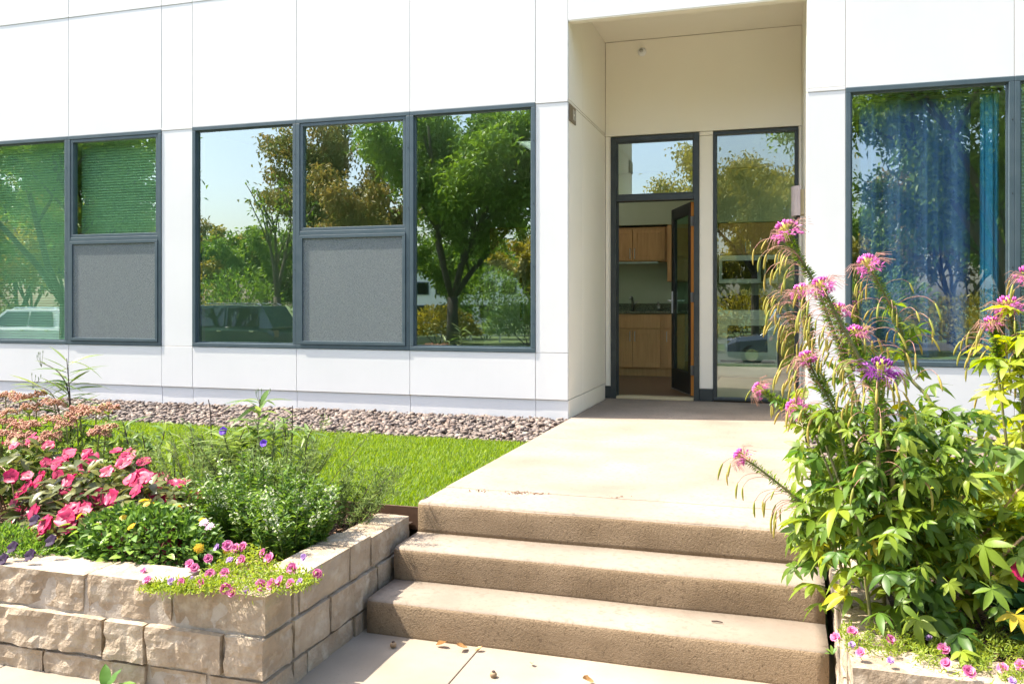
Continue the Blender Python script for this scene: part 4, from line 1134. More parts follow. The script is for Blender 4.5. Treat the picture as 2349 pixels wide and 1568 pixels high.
# --- stonecrop with tan pink flower heads
M['sd_head'] = pmat('tan pink stonecrop bloom', (.40, .175, .125), (.45, .26, .155), 45, .7, c3=(.36, .34, .11), s3=22, lohi3=(.58, .72))
M['sd_leaf'] = leafmat('stonecrop leaf', (.13, .22, .05), (.24, .32, .07), 'obj', .25)
def sedum_head(seed):
    rg = random.Random(seed); V0, F0 = ico(1); V = []; Fc = []
    for i in range(190):
        a = rg.uniform(0, 6.283); r = .052 * math.sqrt(rg.random()); lump = .008 * math.sin(a * 3 + seed) + .006 * math.cos(r * 160)
        c = np.array([r * math.cos(a), r * math.sin(a), .012 * (1 - (r / .052) ** 2) + lump + rg.uniform(-.003, .003)])
        n = len(V); V.extend(list(V0 * rg.uniform(.0030, .0052) + c)); Fc.extend([tuple(q + n for q in f) for f in F0])
    mb = MB().add(V, Fc)
    return mb.mesh('flower_head', M['sd_head'], True)
SH = [sedum_head(s) for s in range(3)]
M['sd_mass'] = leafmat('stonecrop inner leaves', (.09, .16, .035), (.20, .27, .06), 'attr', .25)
SLEAF = leaf_mesh('leaf', M['sd_leaf'], .06, .028, droop=.1, fold=.15, shape=.55, n=4)
heads = [(12,908),(45,914),(85,908),(124,926),(69,936),(14,948),(183,940),(220,944),(120,964),(152,975),(69,977),(51,975),(18,995),(49,1001),(118,1001),(228,995),(39,1017),(90,1017),(244,983),(6,969),(175,952),(250,936),(-30,920),(-40,960),(-30,1000)]
sed = [root('stonecrop', (-4.25, 3.9, ZS), 'stonecrop with flat tan pink flower heads at the left edge of the bed', 'flower plant', 'stonecrop plants'),
       root('stonecrop', (-3.65, 3.85, ZS), 'stonecrop with flat tan pink heads standing before the lawn', 'flower plant', 'stonecrop plants')]
random.seed(5)
for i, (u, v) in enumerate(heads):
    Y = 4.0 - .32 * max(0, min(1, (v - 905) / 115)); p = at(u, v, Y); par = sed[0 if u < 100 else 1]
    bx = par.location.x + (p.x - par.location.x) * .65
    pts = curve([(bx, Y + .03, ZS), (bx + (p.x - bx) * .6, Y, ZS + (p.z - ZS) * .6), p], 5)
    MB().tube(pts, .004, 5).build('stem', M['cl_stem'], par, True)
    inst('flower_head', random.choice(SH), Matrix.Translation(p) @ Matrix.Rotation(random.uniform(0, 6), 4, 'Z') @ Matrix.Rotation(random.uniform(-.25, .25), 4, 'X') @ Matrix.Diagonal((random.uniform(1.0, 1.45), random.uniform(1.0, 1.4), 1.3, 1)), par)
    for k in range(14):
        q = pts[random.randrange(2, len(pts) - 1)]; d = rdir(random.uniform(-.1, .6)); inst('leaf', SLEAF, basis(q + d * .008, d, s=random.uniform(.8, 1.25)), par)

for k_, par in enumerate(sed):
    x_ = par.location.x
    C_ = np.stack([RNG.uniform(x_ - .38, x_ + .34, 1500), RNG.uniform(3.62, 4.0, 1500), RNG.uniform(ZS, .27, 1500) ** 1.0], 1); C_[:, 2] -= (4.0 - C_[:, 1]) * .25
    C_[:, 2] = np.maximum(C_[:, 2], ZS)
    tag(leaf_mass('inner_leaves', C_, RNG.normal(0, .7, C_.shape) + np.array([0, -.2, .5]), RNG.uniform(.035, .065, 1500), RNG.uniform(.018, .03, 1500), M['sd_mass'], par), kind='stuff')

# --- pink impatiens
def petalmat(name, c0, c1, trans=.35):
    m = leafmat(name, c0, c1, 'attr', trans); return m
M['im_pet'] = petalmat('coral pink impatiens petals', (.24, .003, .045), (.53, .024, .115))
M['im_leaf'] = leafmat('bronze green impatiens leaf', (.05, .07, .022), (.17, .18, .05), 'obj', .25, .35)
def flower_mesh(name, mat, n, Rr, seed, rings=1, cup=.15, ruffle=.08, wid=1.15, mid=None):
    rg = random.Random(seed); V = []; Fc = []; T = []
    for q in range(rings):
        for i in range(n):
            a = 6.283 * (i + .5 * q) / n + rg.uniform(-.12, .12); rr = Rr * (1 - .38 * q) * rg.uniform(.88, 1.08); w_ = rr * wid * math.sin(math.pi / n) * 1.25
            ti = rg.uniform(-.12, .2) + .45 * q
            b0 = len(V)
            for t, ww in ((.04, .12), (.35, .7), (.7, 1.0), (.93, .75), (1.02, .25)):
                for s in (-1, 0, 1):
                    x = rr * t * (1 - .06 * abs(s) * (t > .9)); y = s * w_ * ww
                    z = cup * rr * t * t + ti * rr * t + rg.uniform(-ruffle, ruffle) * rr * (t > .3) + (.003 + .0012 * s if not q else .004)
                    V.append((x * math.cos(a) - y * math.sin(a), x * math.sin(a) + y * math.cos(a), z)); T.append(min(1, max(0, (t ** 2.2 if rings > 1 else t) + rg.uniform(-.15, .1))))
            for r_ in range(4):
                for s in (0, 1):
                    k = b0 + r_ * 3 + s; Fc.append((k, k + 3, k + 4, k + 1))
    me = mesh_np(name, np.array(V), np.array(Fc), mat, np.array(T), True)
    return me
IMF = [flower_mesh('flower', M['im_pet'], 5, .034, s, 1, .05, .10, 1.2) for s in range(4)]
IML = [leaf_mesh('leaf', M['im_leaf'], .085, .036, droop=.3, fold=.3, shape=.42, n=5), leaf_mesh('leaf', M['im_leaf'], .07, .034, droop=.15, fold=.4, shape=.4, n=5)]
M['im_stem'] = pmat('fleshy stem', (.20, .10, .06), (.26, .16, .08), 20, .5)
def mound(par, c, r, nfl, nlf, flowers, leaves, seed, fl_s=(.85, 1.15), front=.35, lfl=(.8, 1.2), stems=None, fname='flower', minel=.0):
    """leaves and blooms over a rounded plant"""
    random.seed(seed); c = Vector(c)
    def surf(el_lo):
        while True:
            a = random.uniform(0, 6.283); s = random.uniform(el_lo, 1.0); cc = math.sqrt(max(0, 1 - s * s))
            d = Vector((cc * math.cos(a), cc * math.sin(a), s))
            if d.y < .55: return d
    for i in range(nlf):
        d = surf(-.1); k = random.uniform(.72, 1.0)
        p = c + Vector((d.x * r[0], d.y * r[1], d.z * r[2])) * k
        p += Vector((1, 1, .6)) * 0 + Vector((random.gauss(0, .015), random.gauss(0, .015), random.gauss(0, .012)))
        if p.z < ZS + .01: p.z = ZS + .02
        q = Vector((d.x, d.y - .15, .15)) + Vector((random.gauss(0, .5), random.gauss(0, .5), random.gauss(0, .25)))
        inst('leaf', random.choice(leaves), basis(p, q, up=d + Vector((0, 0, .8)), s=random.uniform(*lfl), roll=random.uniform(-.5, .5)), par)
    for i in range(nfl):
        d = surf(minel); p = c + Vector((d.x * r[0], d.y * r[1], d.z * r[2])) * random.uniform(1.0, 1.1)
        n = (d * 1.0 + Vector((-.15, -front, .5)) + Vector((random.gauss(0, .25), random.gauss(0, .25), random.gauss(0, .2)))).normalized()
        inst(fname, random.choice(flowers), basis(p, n.orthogonal(), up=n, s=random.uniform(*fl_s)) @ Matrix.Rotation(random.uniform(0, 6.28), 4, 'Z'), par)
    st = MB()
    for i in range(stems or 9):
        a = random.uniform(0, 6.283); e = c + Vector((math.cos(a) * r[0] * .75, math.sin(a) * r[1] * .6, r[2] * random.uniform(.3, .75)))
        MB().tube(curve([(c.x + math.cos(a) * .04, c.y + math.sin(a) * .04, ZS - .01), (c.x + math.cos(a) * r[0] * .3, c.y + math.sin(a) * r[1] * .3, c.z + r[2] * .4), e], 4), .004, 5).build('stem', M['im_stem'], par, True)
im = [root('impatiens', (-3.75, 3.4, ZS), 'coral pink impatiens mound in front of the stonecrop, left edge', 'flower plant', 'pink impatiens plants'),
      root('impatiens', (-3.2, 3.35, ZS), 'coral pink impatiens mound in the middle of the left bed', 'flower plant', 'pink impatiens plants'),
      root('impatiens', (-2.82, 3.28, ZS), 'coral pink impatiens mound nearest the leafy yellow lantana', 'flower plant', 'pink impatiens plants'),
      root('impatiens', (-2.98, 3.0, ZS), 'small coral pink impatiens spilling down in front of the others', 'flower plant', 'pink impatiens plants')]
mound(im[0], (-3.72, 3.42, -.08), (.46, .40, .36), 50, 280, IMF, IML, 61, fl_s=(.75, 1.12), front=1.1)
mound(im[1], (-3.18, 3.38, -.08), (.36, .34, .32), 42, 260, IMF, IML, 62, fl_s=(.75, 1.12), front=1.1)
mound(im[2], (-2.80, 3.28, -.08), (.27, .26, .25), 26, 190, IMF, IML, 63, fl_s=(.75, 1.1), front=1.1)
mound(im[3], (-2.98, 3.0, -.12), (.11, .12, .20), 11, 60, IMF, IML, 64, fl_s=(.9, 1.2), front=1.1)

# --- lantana
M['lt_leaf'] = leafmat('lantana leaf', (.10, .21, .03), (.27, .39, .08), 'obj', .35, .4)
M['lt_mass'] = leafmat('lantana inner leaf shade tone', (.05, .12, .02), (.12, .22, .04), 'attr', .3)  # shade inside the bush put into a darker leaf colour
M['yellow'] = petalmat('yellow blooms', (.72, .40, .02), (.80, .62, .04))
M['mauve'] = petalmat('pale mauve blooms', (.60, .36, .50), (.75, .55, .66))
LTL = [leaf_mesh('leaf', M['lt_leaf'], .045, .024, droop=.2, fold=.3, shape=.36, n=4), leaf_mesh('leaf', M['lt_leaf'], .038, .022, droop=.35, fold=.2, shape=.38, n=4)]
def cluster_mesh(name, mat, r, seed):
    rg = random.Random(seed); V = []; Fc = []; T = []
    for i in range(22):
        a = i * 2.4; rr = r * math.sqrt(i / 22); c = Vector((rr * math.cos(a), rr * math.sin(a), r * .45 * (1 - (rr / r) ** 2)))
        for k in range(4):
            b = a + k * 1.571; n = len(V); L = r * .32
            V += [c, c + Vector((math.cos(b - .5) * L, math.sin(b - .5) * L, .001)), c + Vector((math.cos(b) * L * 1.2, math.sin(b) * L * 1.2, -.001)), c + Vector((math.cos(b + .5) * L, math.sin(b + .5) * L, .001))]
            Fc.append((n, n + 1, n + 2, n + 3)); T += [rg.random()] * 4
    return mesh_np(name, np.array([v[:] for v in V]), np.array(Fc), mat, np.array(T))
LTF = [cluster_mesh('flower_cluster', M['yellow'], .016, s) for s in range(2)]; LTM = [cluster_mesh('flower_cluster', M['mauve'], .016, 5)]
la = root('lantana', (-2.62, 3.02, ZS), 'bushy green lantana with small yellow flower clusters behind the stone wall', 'flower plant', 'lantana plants')
mound(la, (-2.60, 3.03, -.10), (.40, .23, .235), 13, 298, LTF, LTL, 71, fl_s=(.8, 1.15), lfl=(.85, 1.35), fname='flower_cluster', minel=.1)
for (u, v) in ((481, 1207), (468, 1198)):
    inst('flower_cluster', LTM[0], basis(at(u, v, 2.86), (1, 0, 0), up=(0, -.6, .8), s=1.0), la)
def blob_mass(name, c, r, n, L, W, mat, par, seed, inner=.2, flat=0, zmin=None, lift=.2):
    rg = np.random.default_rng(seed)
    d = unit(rg.normal(0, 1, (n, 3))); d[:, 2] = np.abs(d[:, 2]) if flat else d[:, 2]
    k = inner + (1 - inner) * rg.random((n, 1)) ** .5
    C = np.array(c) + d * np.array(r) * k
    if zmin is not None: C[:, 2] = np.maximum(C[:, 2], zmin + rg.random(n) * .02)
    D = d + rg.normal(0, .5, (n, 3)) + np.array([0, 0, lift])
    return tag(leaf_mass(name, C, D, rg.uniform(.7, 1.3, n) * L, rg.uniform(.7, 1.2, n) * W, mat, par), kind='stuff')
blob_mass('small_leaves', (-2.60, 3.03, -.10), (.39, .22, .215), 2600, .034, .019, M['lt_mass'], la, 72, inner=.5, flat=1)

# --- white angelonia
M['an_mass'] = leafmat('angelonia leaves', (.045, .12, .018), (.18, .29, .045), 'attr', .35, .4)
M['an_white'] = leafmat('white blooms', (.62, .66, .46), (.82, .82, .72), 'attr', .4, tcol=(.7, .75, .5))
M['needle'] = leafmat('feathery needles', (.10, .17, .045), (.22, .30, .09), 'attr', .3)
M['dkstem'] = pmat('dark woody stem', (.035, .022, .02), (.07, .045, .035), 20, .8)
M['grstem'] = pmat('green stem', (.09, .15, .03), (.13, .19, .05), 20, .7)
def angelonia(label, c, spread, n, top, seed):
    par = root('angelonia', (c[0], c[1], ZS), label, 'flower plant', 'white angelonia plants')
    rg = random.Random(seed); C = []; D = []; L = []; FC = []; FD = []
    for i in range(n):
        a = rg.uniform(0, 6.283); r = math.sqrt(rg.random())
        bx, by = c[0] + math.cos(a) * r * spread[0] * .55, c[1] + math.sin(a) * r * spread[1] * .55
        tx, ty = c[0] + math.cos(a) * r * spread[0] * 1.05, c[1] + math.sin(a) * r * spread[1] * 1.05
        h = top * rg.uniform(.72, 1.0) * (1 - .35 * r * r)
        pts = [Vector((bx, by, ZS)), Vector((bx * .6 + tx * .4, by * .6 + ty * .4, ZS + h * .5)), Vector((tx, ty, ZS + h))]
        pp = curve(pts, 5); MB().tube(pp, [.0028 - .0018 * k / len(pp) for k in range(len(pp))], 4).build('stem', M['grstem'], par, True)
        for k in range(58):
            t = rg.uniform(.12, .98); q = pts[0].lerp(pts[1], t * 2) if t < .5 else pts[1].lerp(pts[2], t * 2 - 1)
            b = rg.uniform(0, 6.283); d = Vector((math.cos(b), math.sin(b), rg.uniform(.1, .9)))
            C.append((q + d * .004)[:]); D.append(d[:]); L.append(rg.uniform(.024, .050) * (1.15 - .5 * t))
        if rg.random() < .28:
            for k in range(rg.randint(8, 26)):
                t = rg.uniform(.62, 1.0); q = pts[1].lerp(pts[2], t * 2 - 1); b = rg.uniform(0, 6.283)
                for s in range(4):
                    FC.append((q + Vector((math.cos(b), math.sin(b), 0)) * .012)[:]); FD.append((math.cos(b) + rg.gauss(0, .8), math.sin(b) + rg.gauss(0, .8), rg.gauss(.2, .6)))
    tag(leaf_mass('small_leaves', np.array(C), np.array(D), np.array(L), np.array(L) * .36, M['an_mass'], par), kind='stuff')
    tag(leaf_mass('small_flowers', np.array(FC), np.array(FD), .010, .008, M['an_white'], par), kind='stuff')
    return par
angelonia('bushy white angelonia with upright stems in front of the lawn', (-2.32, 3.42), (.38, .30), 110, .44, 81)
angelonia('white angelonia with the brightest flower spikes beside the planter corner', (-2.06, 3.32), (.19, .28), 76, .40, 82)

def feathery(label, c, spread, n, h, seed, lean=(0, 0)):
    par = root('feathery_plant', (c[0], c[1], ZS), label, 'plant', 'fine needle leaved plants')
    rg = random.Random(seed); C = []; D = []
    for i in range(n):
        a = rg.uniform(0, 6.283); r = math.sqrt(rg.random()); b = Vector((c[0] + math.cos(a) * r * spread * .4, c[1] + math.sin(a) * r * spread * .4, ZS))
        e = b + Vector((math.cos(a) * r * spread + lean[0], math.sin(a) * r * spread * .7 + lean[1], h * rg.uniform(.65, 1.05)))
        MB().tube([b, b.lerp(e, .5) + Vector((0, 0, .03)), e], [.0022, .0018, .0008], 4).build('stem', M['dkstem'] if i % 3 else M['grstem'], par, True)
        for k in range(70):
            t = rg.uniform(.15, 1.0); q = b.lerp(e, t) + Vector((0, 0, .03 * 4 * t * (1 - t))); d = Vector((rg.gauss(0, 1), rg.gauss(0, 1), rg.gauss(.7, .6)))
            C.append(q[:]); D.append(d[:])
    L = RNG.uniform(.025, .055, len(C))
    tag(leaf_mass('needles', np.array(C), np.array(D), L, .0034, M['needle'], par), kind='stuff')
feathery('fine needle leaved clump beside the pink impatiens', (-2.75, 3.6), .26, 46, .42, 91)
feathery('fine needle leaved clump behind the white angelonia', (-2.42, 3.72), .38, 76, .50, 92)
feathery('airy needle leaved plant leaning right over the lawn edge', (-2.0, 3.72), .16, 24, .30, 93, (.14, .05))

# --- tall lance leaved plants (with a few violet flowers)
M['ru_leaf'] = leafmat('long lance leaf', (.09, .17, .035), (.24, .31, .09), 'obj', .35, .35)
M['violet'] = petalmat('violet trumpet flower', (.10, .03, .36), (.22, .10, .58))
RUL = [leaf_mesh('leaf', M['ru_leaf'], .18, .026, droop=.35, fold=.3, shape=.4, n=6), leaf_mesh('leaf', M['ru_leaf'], .15, .022, droop=.1, fold=.35, shape=.4, n=6), leaf_mesh('leaf', M['ru_leaf'], .17, .025, droop=.7, fold=.3, shape=.4, n=6)]
RUF = flower_mesh('flower', M['violet'], 5, .018, 3, 1, .5, .06)
def ruellia(label, stems, seed):
    """stems: list of (path, nleaves, leaf scale, seedhead)"""
    b = stems[0][0][0]
    par = root('lance_leaf_plant', (b[0], b[1], ZS), label, 'plant', 'tall lance leaved plants')
    random.seed(seed)
    for path, nl, s, sh in stems:
        pp = curve(path, 7); n = len(pp)
        MB().tube(pp, [.0048 - .0026 * k / n for k in range(n)], 6).build('stem', M['dkstem'], par, True)
        nl = int(nl * 2.3)
        for k in range(nl):
            t = .3 + .7 * (k + random.random() * .6) / nl; i = min(int(t * (n - 1)), n - 1)
            a = (k % 2) * math.pi + random.uniform(-.7, .7) + seed
            inst('leaf', random.choice(RUL), basis(pp[i], (math.cos(a), math.sin(a) * .8, random.uniform(.1, .8)), s=s * random.uniform(.75, 1.15), roll=random.uniform(-.4, .4)), par)
        if sh:
            e = pp[-1]
            for k in range(4):
                t = MB(); q = e + Vector((random.uniform(-.05, .05), random.uniform(-.03, .03), random.uniform(.01, .05)))
                t.tube([e - Vector((0, 0, .03)), q, q + Vector((0, 0, .012)), q + Vector((0, 0, .022))], [.0012, .001, .0028, .0006], 5); t.build('seed_head', M['grstem'], par, True)
    return par
def pth(*uvY): 
    return [Vector(((p := at(*uvY[0])).x, p.y, ZS))] + [at(*q) for q in uvY]
ruellia('tall lance leaved plant rising above the stonecrop against the white wall', [(pth((166, 1000, 4.0), (162, 930, 4.0), (158, 880, 4.0), (153, 822, 4.0)), 13, 1.15, 0), (pth((140, 980, 4.0), (120, 905, 4.02), (75, 880, 4.02)), 8, 1.1, 1), (pth((160, 930, 4.0), (140, 860, 4.0), (95, 830, 4.0)), 2, .5, 1)], 101)
ruellia('slim lance leaved plant at the right end of the stonecrop', [(pth((300, 1060, 3.8), (290, 1000, 3.82), (281, 965, 3.82)), 9, .8, 0), (pth((336, 1060, 3.8), (333, 1030, 3.8), (326, 995, 3.8)), 8, .7, 0)], 102)
ruellia('open lance leaved plant with a forked dark stem before the lawn', [(pth((315, 1060, 3.8), (345, 1045, 3.8), (373, 1010, 3.8), (377, 958, 3.8)), 10, .8, 0), (pth((400, 1070, 3.75), (385, 1020, 3.78)), 6, .8, 0), (pth((445, 1045, 3.75), (441, 1000, 3.78), (436, 972, 3.78)), 8, .6, 0)], 103)
r4 = ruellia('lance leaved plant with a bare cut stick and one violet flower', [(pth((487, 1060, 3.8), (485, 1000, 3.8), (482, 940, 3.8), (478, 916, 3.8)), 0, 1, 0), (pth((480, 1060, 3.75), (470, 1020, 3.75), (462, 995, 3.75)), 9, .8, 0), (pth((530, 1070, 3.7), (525, 1040, 3.7), (513, 995, 3.7)), 10, .95, 0), (pth((495, 1075, 3.7), (500, 1030, 3.7)), 8, .8, 0)], 104)
r5 = ruellia('lance leaved plant with thin seed stalks high above the angelonia', [(pth((584, 1050, 3.8), (590, 1000, 3.8), (595, 950, 3.8), (596, 915, 3.8)), 12, 1.0, 1), (pth((560, 1060, 3.7), (548, 1020, 3.7), (560, 985, 3.7)), 9, 1.0, 0), (pth((625, 1060, 3.7), (628, 1000, 3.72), (632, 970, 3.72)), 9, .7, 0)], 105)
r6 = ruellia('lance leaved plant with two bare upright twigs nearest the path', [(pth((668, 1060, 3.75), (670, 1000, 3.75), (671, 930, 3.75)), 3, .6, 0), (pth((650, 1060, 3.75), (655, 1000, 3.75), (650, 960, 3.75)), 10, .8, 0), (pth((700, 1060, 3.75), (705, 1010, 3.75), (715, 985, 3.75)), 8, .7, 0)], 106)
inst('flower', RUF, basis(at(515, 990, 3.66), (1, 0, 0), up=(.3, -.8, .4), s=1.2), r4)
inst('flower', RUF, basis(at(607, 1017, 3.62), (1, 0, 0), up=(-.2, -.9, .4), s=1.0), r5)

# --- trailing double petunias on the wall tops
M['pt_pet'] = petalmat('magenta petals with pale rims', (.36, .012, .13), (.80, .36, .56))
M['pt_petv'] = petalmat('violet petals with pale rims', (.22, .05, .30), (.66, .50, .74))
M['pt_dark'] = petalmat('dark purple petals', (.014, .003, .022), (.035, .008, .05))
M['pt_mass'] = leafmat('small bright leaves', (.15, .24, .03), (.30, .36, .05), 'attr', .4)
M['pn_mass'] = leafmat('small green leaves', (.07, .16, .025), (.18, .29, .05), 'attr', .4)
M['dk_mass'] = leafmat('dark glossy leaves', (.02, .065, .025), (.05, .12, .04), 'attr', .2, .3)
M['jn_mass'] = leafmat('yellow green creeping leaves', (.24, .30, .03), (.36, .40, .05), 'attr', .4)
PTF = [flower_mesh('flower', M['pt_pet'], 6, .0185, s, 3, .25, .16, 1.25) for s in range(4)]
PTV = [flower_mesh('flower', M['pt_petv'], 6, .015, 9, 3, .3, .16, 1.25)]
PTD = [flower_mesh('flower', M['pt_dark'], 5, .027, 12, 1, .15, .1, 1.2)]
pt = root('trailing_petunia', (-2.0, 2.85, ZS), 'trailing petunia with double magenta blooms spilling over the left stone wall', 'flower plant', 'double pink petunias')
zz5 = [(735,720),(770,795),(1073,818),(1240,820),(1450,860),(1515,895),(1770,830),(1865,830),(2030,825),(2262,730),(2045,690),(1320,740),(1450,735),(1300,600),(1610,500),(1470,490),(1545,515),(1790,550),(1845,600),(1180,680),(1140,650),(1600,620),(1940,800)]
zv5 = [(978,805),(870,870),(1160,790),(1640,880),(2115,810),(1495,620),(1385,505),(2150,590)]
def pet_at(u, v):
    if v > 1330: return at(u, v, 2.63)
    return at(u, v, 2.66 + .30 * max(0, min(1, (1335 - v) / 90)))
random.seed(9)
for lst, fl in ((zz5, PTF), (zv5, PTV)):
    for zx, zy in lst:
        p = pet_at(140.6 + .2594 * zx, 1124.9 + .2594 * zy); n = Vector((random.gauss(0, .35) - .1, -.8, .55 + random.gauss(0, .2)))
        inst('flower', random.choice(fl), basis(p, n.orthogonal(), up=n, s=random.uniform(.9, 1.15)) @ Matrix.Rotation(random.uniform(0, 6), 4, 'Z'), pt)
C = []
for i in range(5200):
    u = random.uniform(340, 715); f = (u - 340) / 375
    top = 1345 - 95 * math.exp(-((u - 560) / 90) ** 2) - 18 * (u > 650)
    v = random.uniform(top, 1352 - 22 * max(0, (u - 640) / 75)); p = pet_at(u, min(v, 1340)); C.append((p.x + random.gauss(0, .006), p.y + random.gauss(.01, .03), max(p.z + random.gauss(0, .008) - .012, -.06 if p.y < 2.85 else ZS)))
C = np.array(C); D = RNG.normal(0, 1, C.shape) + np.array([0, -.4, .6])
tag(leaf_mass('small_leaves', C, D, RNG.uniform(.012, .024, len(C)), RNG.uniform(.004, .008, len(C)), M['pt_mass'], pt), kind='stuff')
pt2 = root('trailing_petunia', (.7, 2.95, -.15), 'trailing petunia with pink double blooms over the right stone wall', 'flower plant', 'double pink petunias')
for zx, zy in ((1280,1160),(905,1270),(1250,1285),(1065,1370),(1610,1435),(1750,1490),(1975,1470),(2085,1455),(1008,1235),(1590,1345)):
    p = atz(1593.5 + .3587 * zx, 1005.8 + .3587 * zy, -.075); n = Vector((random.gauss(-.2, .35), -.6, .7))
    inst('flower', random.choice(PTF), basis(p, n.orthogonal(), up=n, s=random.uniform(.8, 1.05)) @ Matrix.Rotation(random.uniform(0, 6), 4, 'Z'), pt2)
for zx, zy in ((1005,1320),(1250,1420),(2030,1550),(1500,1280)):
    p = atz(1593.5 + .3587 * zx, 1005.8 + .3587 * zy, -.08); inst('flower', PTV[0], basis(p, (1, 0, 0), up=(-.2, -.5, .8), s=.8), pt2)
C = []
while len(C) < 4600:
    u = random.uniform(1925, 2360); v = random.uniform(1415, 1575)
    if v > 1480 + .20 * (u - 1925) + random.gauss(0, 9) or v < 1440 - .15 * (u - 1925): continue
    if noise.noise(Vector((u * .03, v * .03, 2))) < -.12: continue
    p = atz(u, v, -.09); C.append((p.x, p.y, p.z + random.uniform(-.01, .018)))
C = np.array(C); D = RNG.normal(0, 1, C.shape) + np.array([0, -.3, .7])
tag(leaf_mass('small_leaves', C, D, RNG.uniform(.011, .022, len(C)), RNG.uniform(.003, .006, len(C)), M['pt_mass'], pt2), kind='stuff')
pn = root('petunia', (-3.05, 2.85, ZS), 'low petunia with dark purple flowers at the left end of the stone wall', 'flower plant')
blob_mass('small_leaves', (-3.25, 2.88, -.13), (.42, .16, .15), 3600, .026, .010, M['pn_mass'], pn, 111, inner=.5, flat=1, zmin=-.06)
for u, v, Y in ((70, 1273, 2.70), (8, 1283, 2.68), (118, 1240, 2.78), (80, 1193, 2.85), (30, 1255, 2.72), (-20, 1240, 2.75)):
    p = at(u, v, Y); inst('flower', PTD[0], basis(p, (1, 0, 0), up=(random.gauss(0, .4), -.8, .5), s=.9), pn)
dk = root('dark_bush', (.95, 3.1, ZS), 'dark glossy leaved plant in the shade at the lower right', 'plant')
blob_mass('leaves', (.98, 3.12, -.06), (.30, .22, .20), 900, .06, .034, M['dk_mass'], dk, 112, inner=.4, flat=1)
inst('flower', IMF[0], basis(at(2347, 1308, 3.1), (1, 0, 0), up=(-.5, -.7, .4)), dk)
jn = root('creeping_jenny', (.95, 2.95, -.12), 'yellow green creeping plant beside the right wall top', 'plant')
blob_mass('leaves', (.93, 2.93, -.10), (.20, .09, .03), 420, .020, .017, M['jn_mass'], jn, 113, inner=.1, flat=1)
wd = root('weed', (-2.35, 2.58, -.45), 'green dandelion like weed at the foot of the left stone wall', 'weed')
M['wd_leaf'] = leafmat('weed leaf', (.07, .17, .03), (.16, .27, .05), 'obj', .35)
WDL = [leaf_mesh('leaf', M['wd_leaf'], .12, .045, droop=.25, fold=.3, shape=.6, n=9, serr=.10)]
random.seed(17)
for a, el, s in ((2.0, .95, .9), (.5, .55, 1.0), (1.3, .9, .8), (3.0, .25, .9), (-.3, .2, 1.0), (-2.3, .2, .9), (-1.2, .2, .8)):
    inst('leaf', WDL[0], basis((-2.37, 2.56, -.448), (math.cos(a) * math.cos(el), math.sin(a) * math.cos(el) * .5, math.sin(el)), s=s), wd)
wd2 = root('weed', (.187, 3.40, -.30), 'tiny green weed in the gap beside the lowest step', 'weed')
for a, el in ((2.5, .6), (3.6, .4), (.8, 1.0), (1.9, 1.1)):
    inst('leaf', WDL[0], basis((.185, 3.385, -.31), (math.cos(a) * math.cos(el), math.sin(a) * math.cos(el), math.sin(el)), s=.28), wd2)

# ------------------------------------------------------------------ small litter
M['dry'] = leafmat('dry leaf', (.36, .19, .07), (.50, .32, .14), 'obj', .2)
M['nut'] = pmat('brown nut', (.20, .13, .07), (.30, .21, .12), 60, .7)
def dry_leaf(u, v, Z, s, label):
    p = atz(u, v, Z + .006); random.seed(int(u))
    me = leaf_mesh('dry_leaf', M['dry'], .05, .034, droop=-.35, fold=.7, shape=.5, n=6, serr=.12)
    o = bpy.data.objects.new('dry_leaf', me); COL.objects.link(o); o.matrix_world = basis(p, rdir(.1), s=s, roll=random.uniform(-.4, .4)); WORLD[o.name] = o.matrix_world.copy()
    return tag(o, label, 'dry leaf', 'dry leaves on the pavement')
dry_leaf(1000, 1478, -.45, 1.05, 'curled brown leaf on the pavement nearest the planter shadow')
dry_leaf(1072, 1484, -.45, 1.15, 'pale dry leaf on the pavement below the lowest step')
dry_leaf(1090, 1492, -.45, .7, 'small rusty leaf tip touching the pale dry leaf')
dry_leaf(1220, 1520, -.45, .55, 'tiny dry leaf alone in the middle of the pavement')
dry_leaf(1362, 1563, -.45, .95, 'dry leaf at the bottom edge of the picture')
for u, v, l in ((902, 1484, 'round brown nut lying in the planter shadow'), (1132, 1553, 'round brown nut lying in the sun on the pavement')):
    p = atz(u, v, -.45); t = root('nut', p, l, 'nut', 'fallen nuts')
    MB().lathe([(.004, 0), (.011, .003), (.014, .011), (.012, .018), (.006, .023), (.001, .024)], p, 12).build('shell', M['nut'], t, True); MB().lathe([(.0075, .0225), (.005, .027), (.001, .028)], p, 10).build('cap', M['dkstem'], t, True)
p = atz(1645, 1427, -.298); tag(MB().tube([p + Vector((-.022, 0, .004)), p + Vector((.0, .003, .005)), p + Vector((.022, -.002, .004))], [.003, .0035, .002], 6).build('twig', M['dkstem'], None, True), 'short dark twig lying on the lowest tread', 'twig')
C = np.array([atz(random.gauss(u, 16), 1125 + (u - 1100) * .045 + random.gauss(0, 1.5), .002)[:] for u in ([1190] * 40 + [1230] * 30 + [1100] * 14 + [1420] * 8)])
tag(scatter('crumbs', GV, C, rand_rot(len(C)), np.full((len(C), 3), .003) * RNG.uniform(.5, 1.4, (len(C), 1)), M['mulch']), 'brown crumbs of soil along the joint in the path', 'crumbs', kind='stuff')
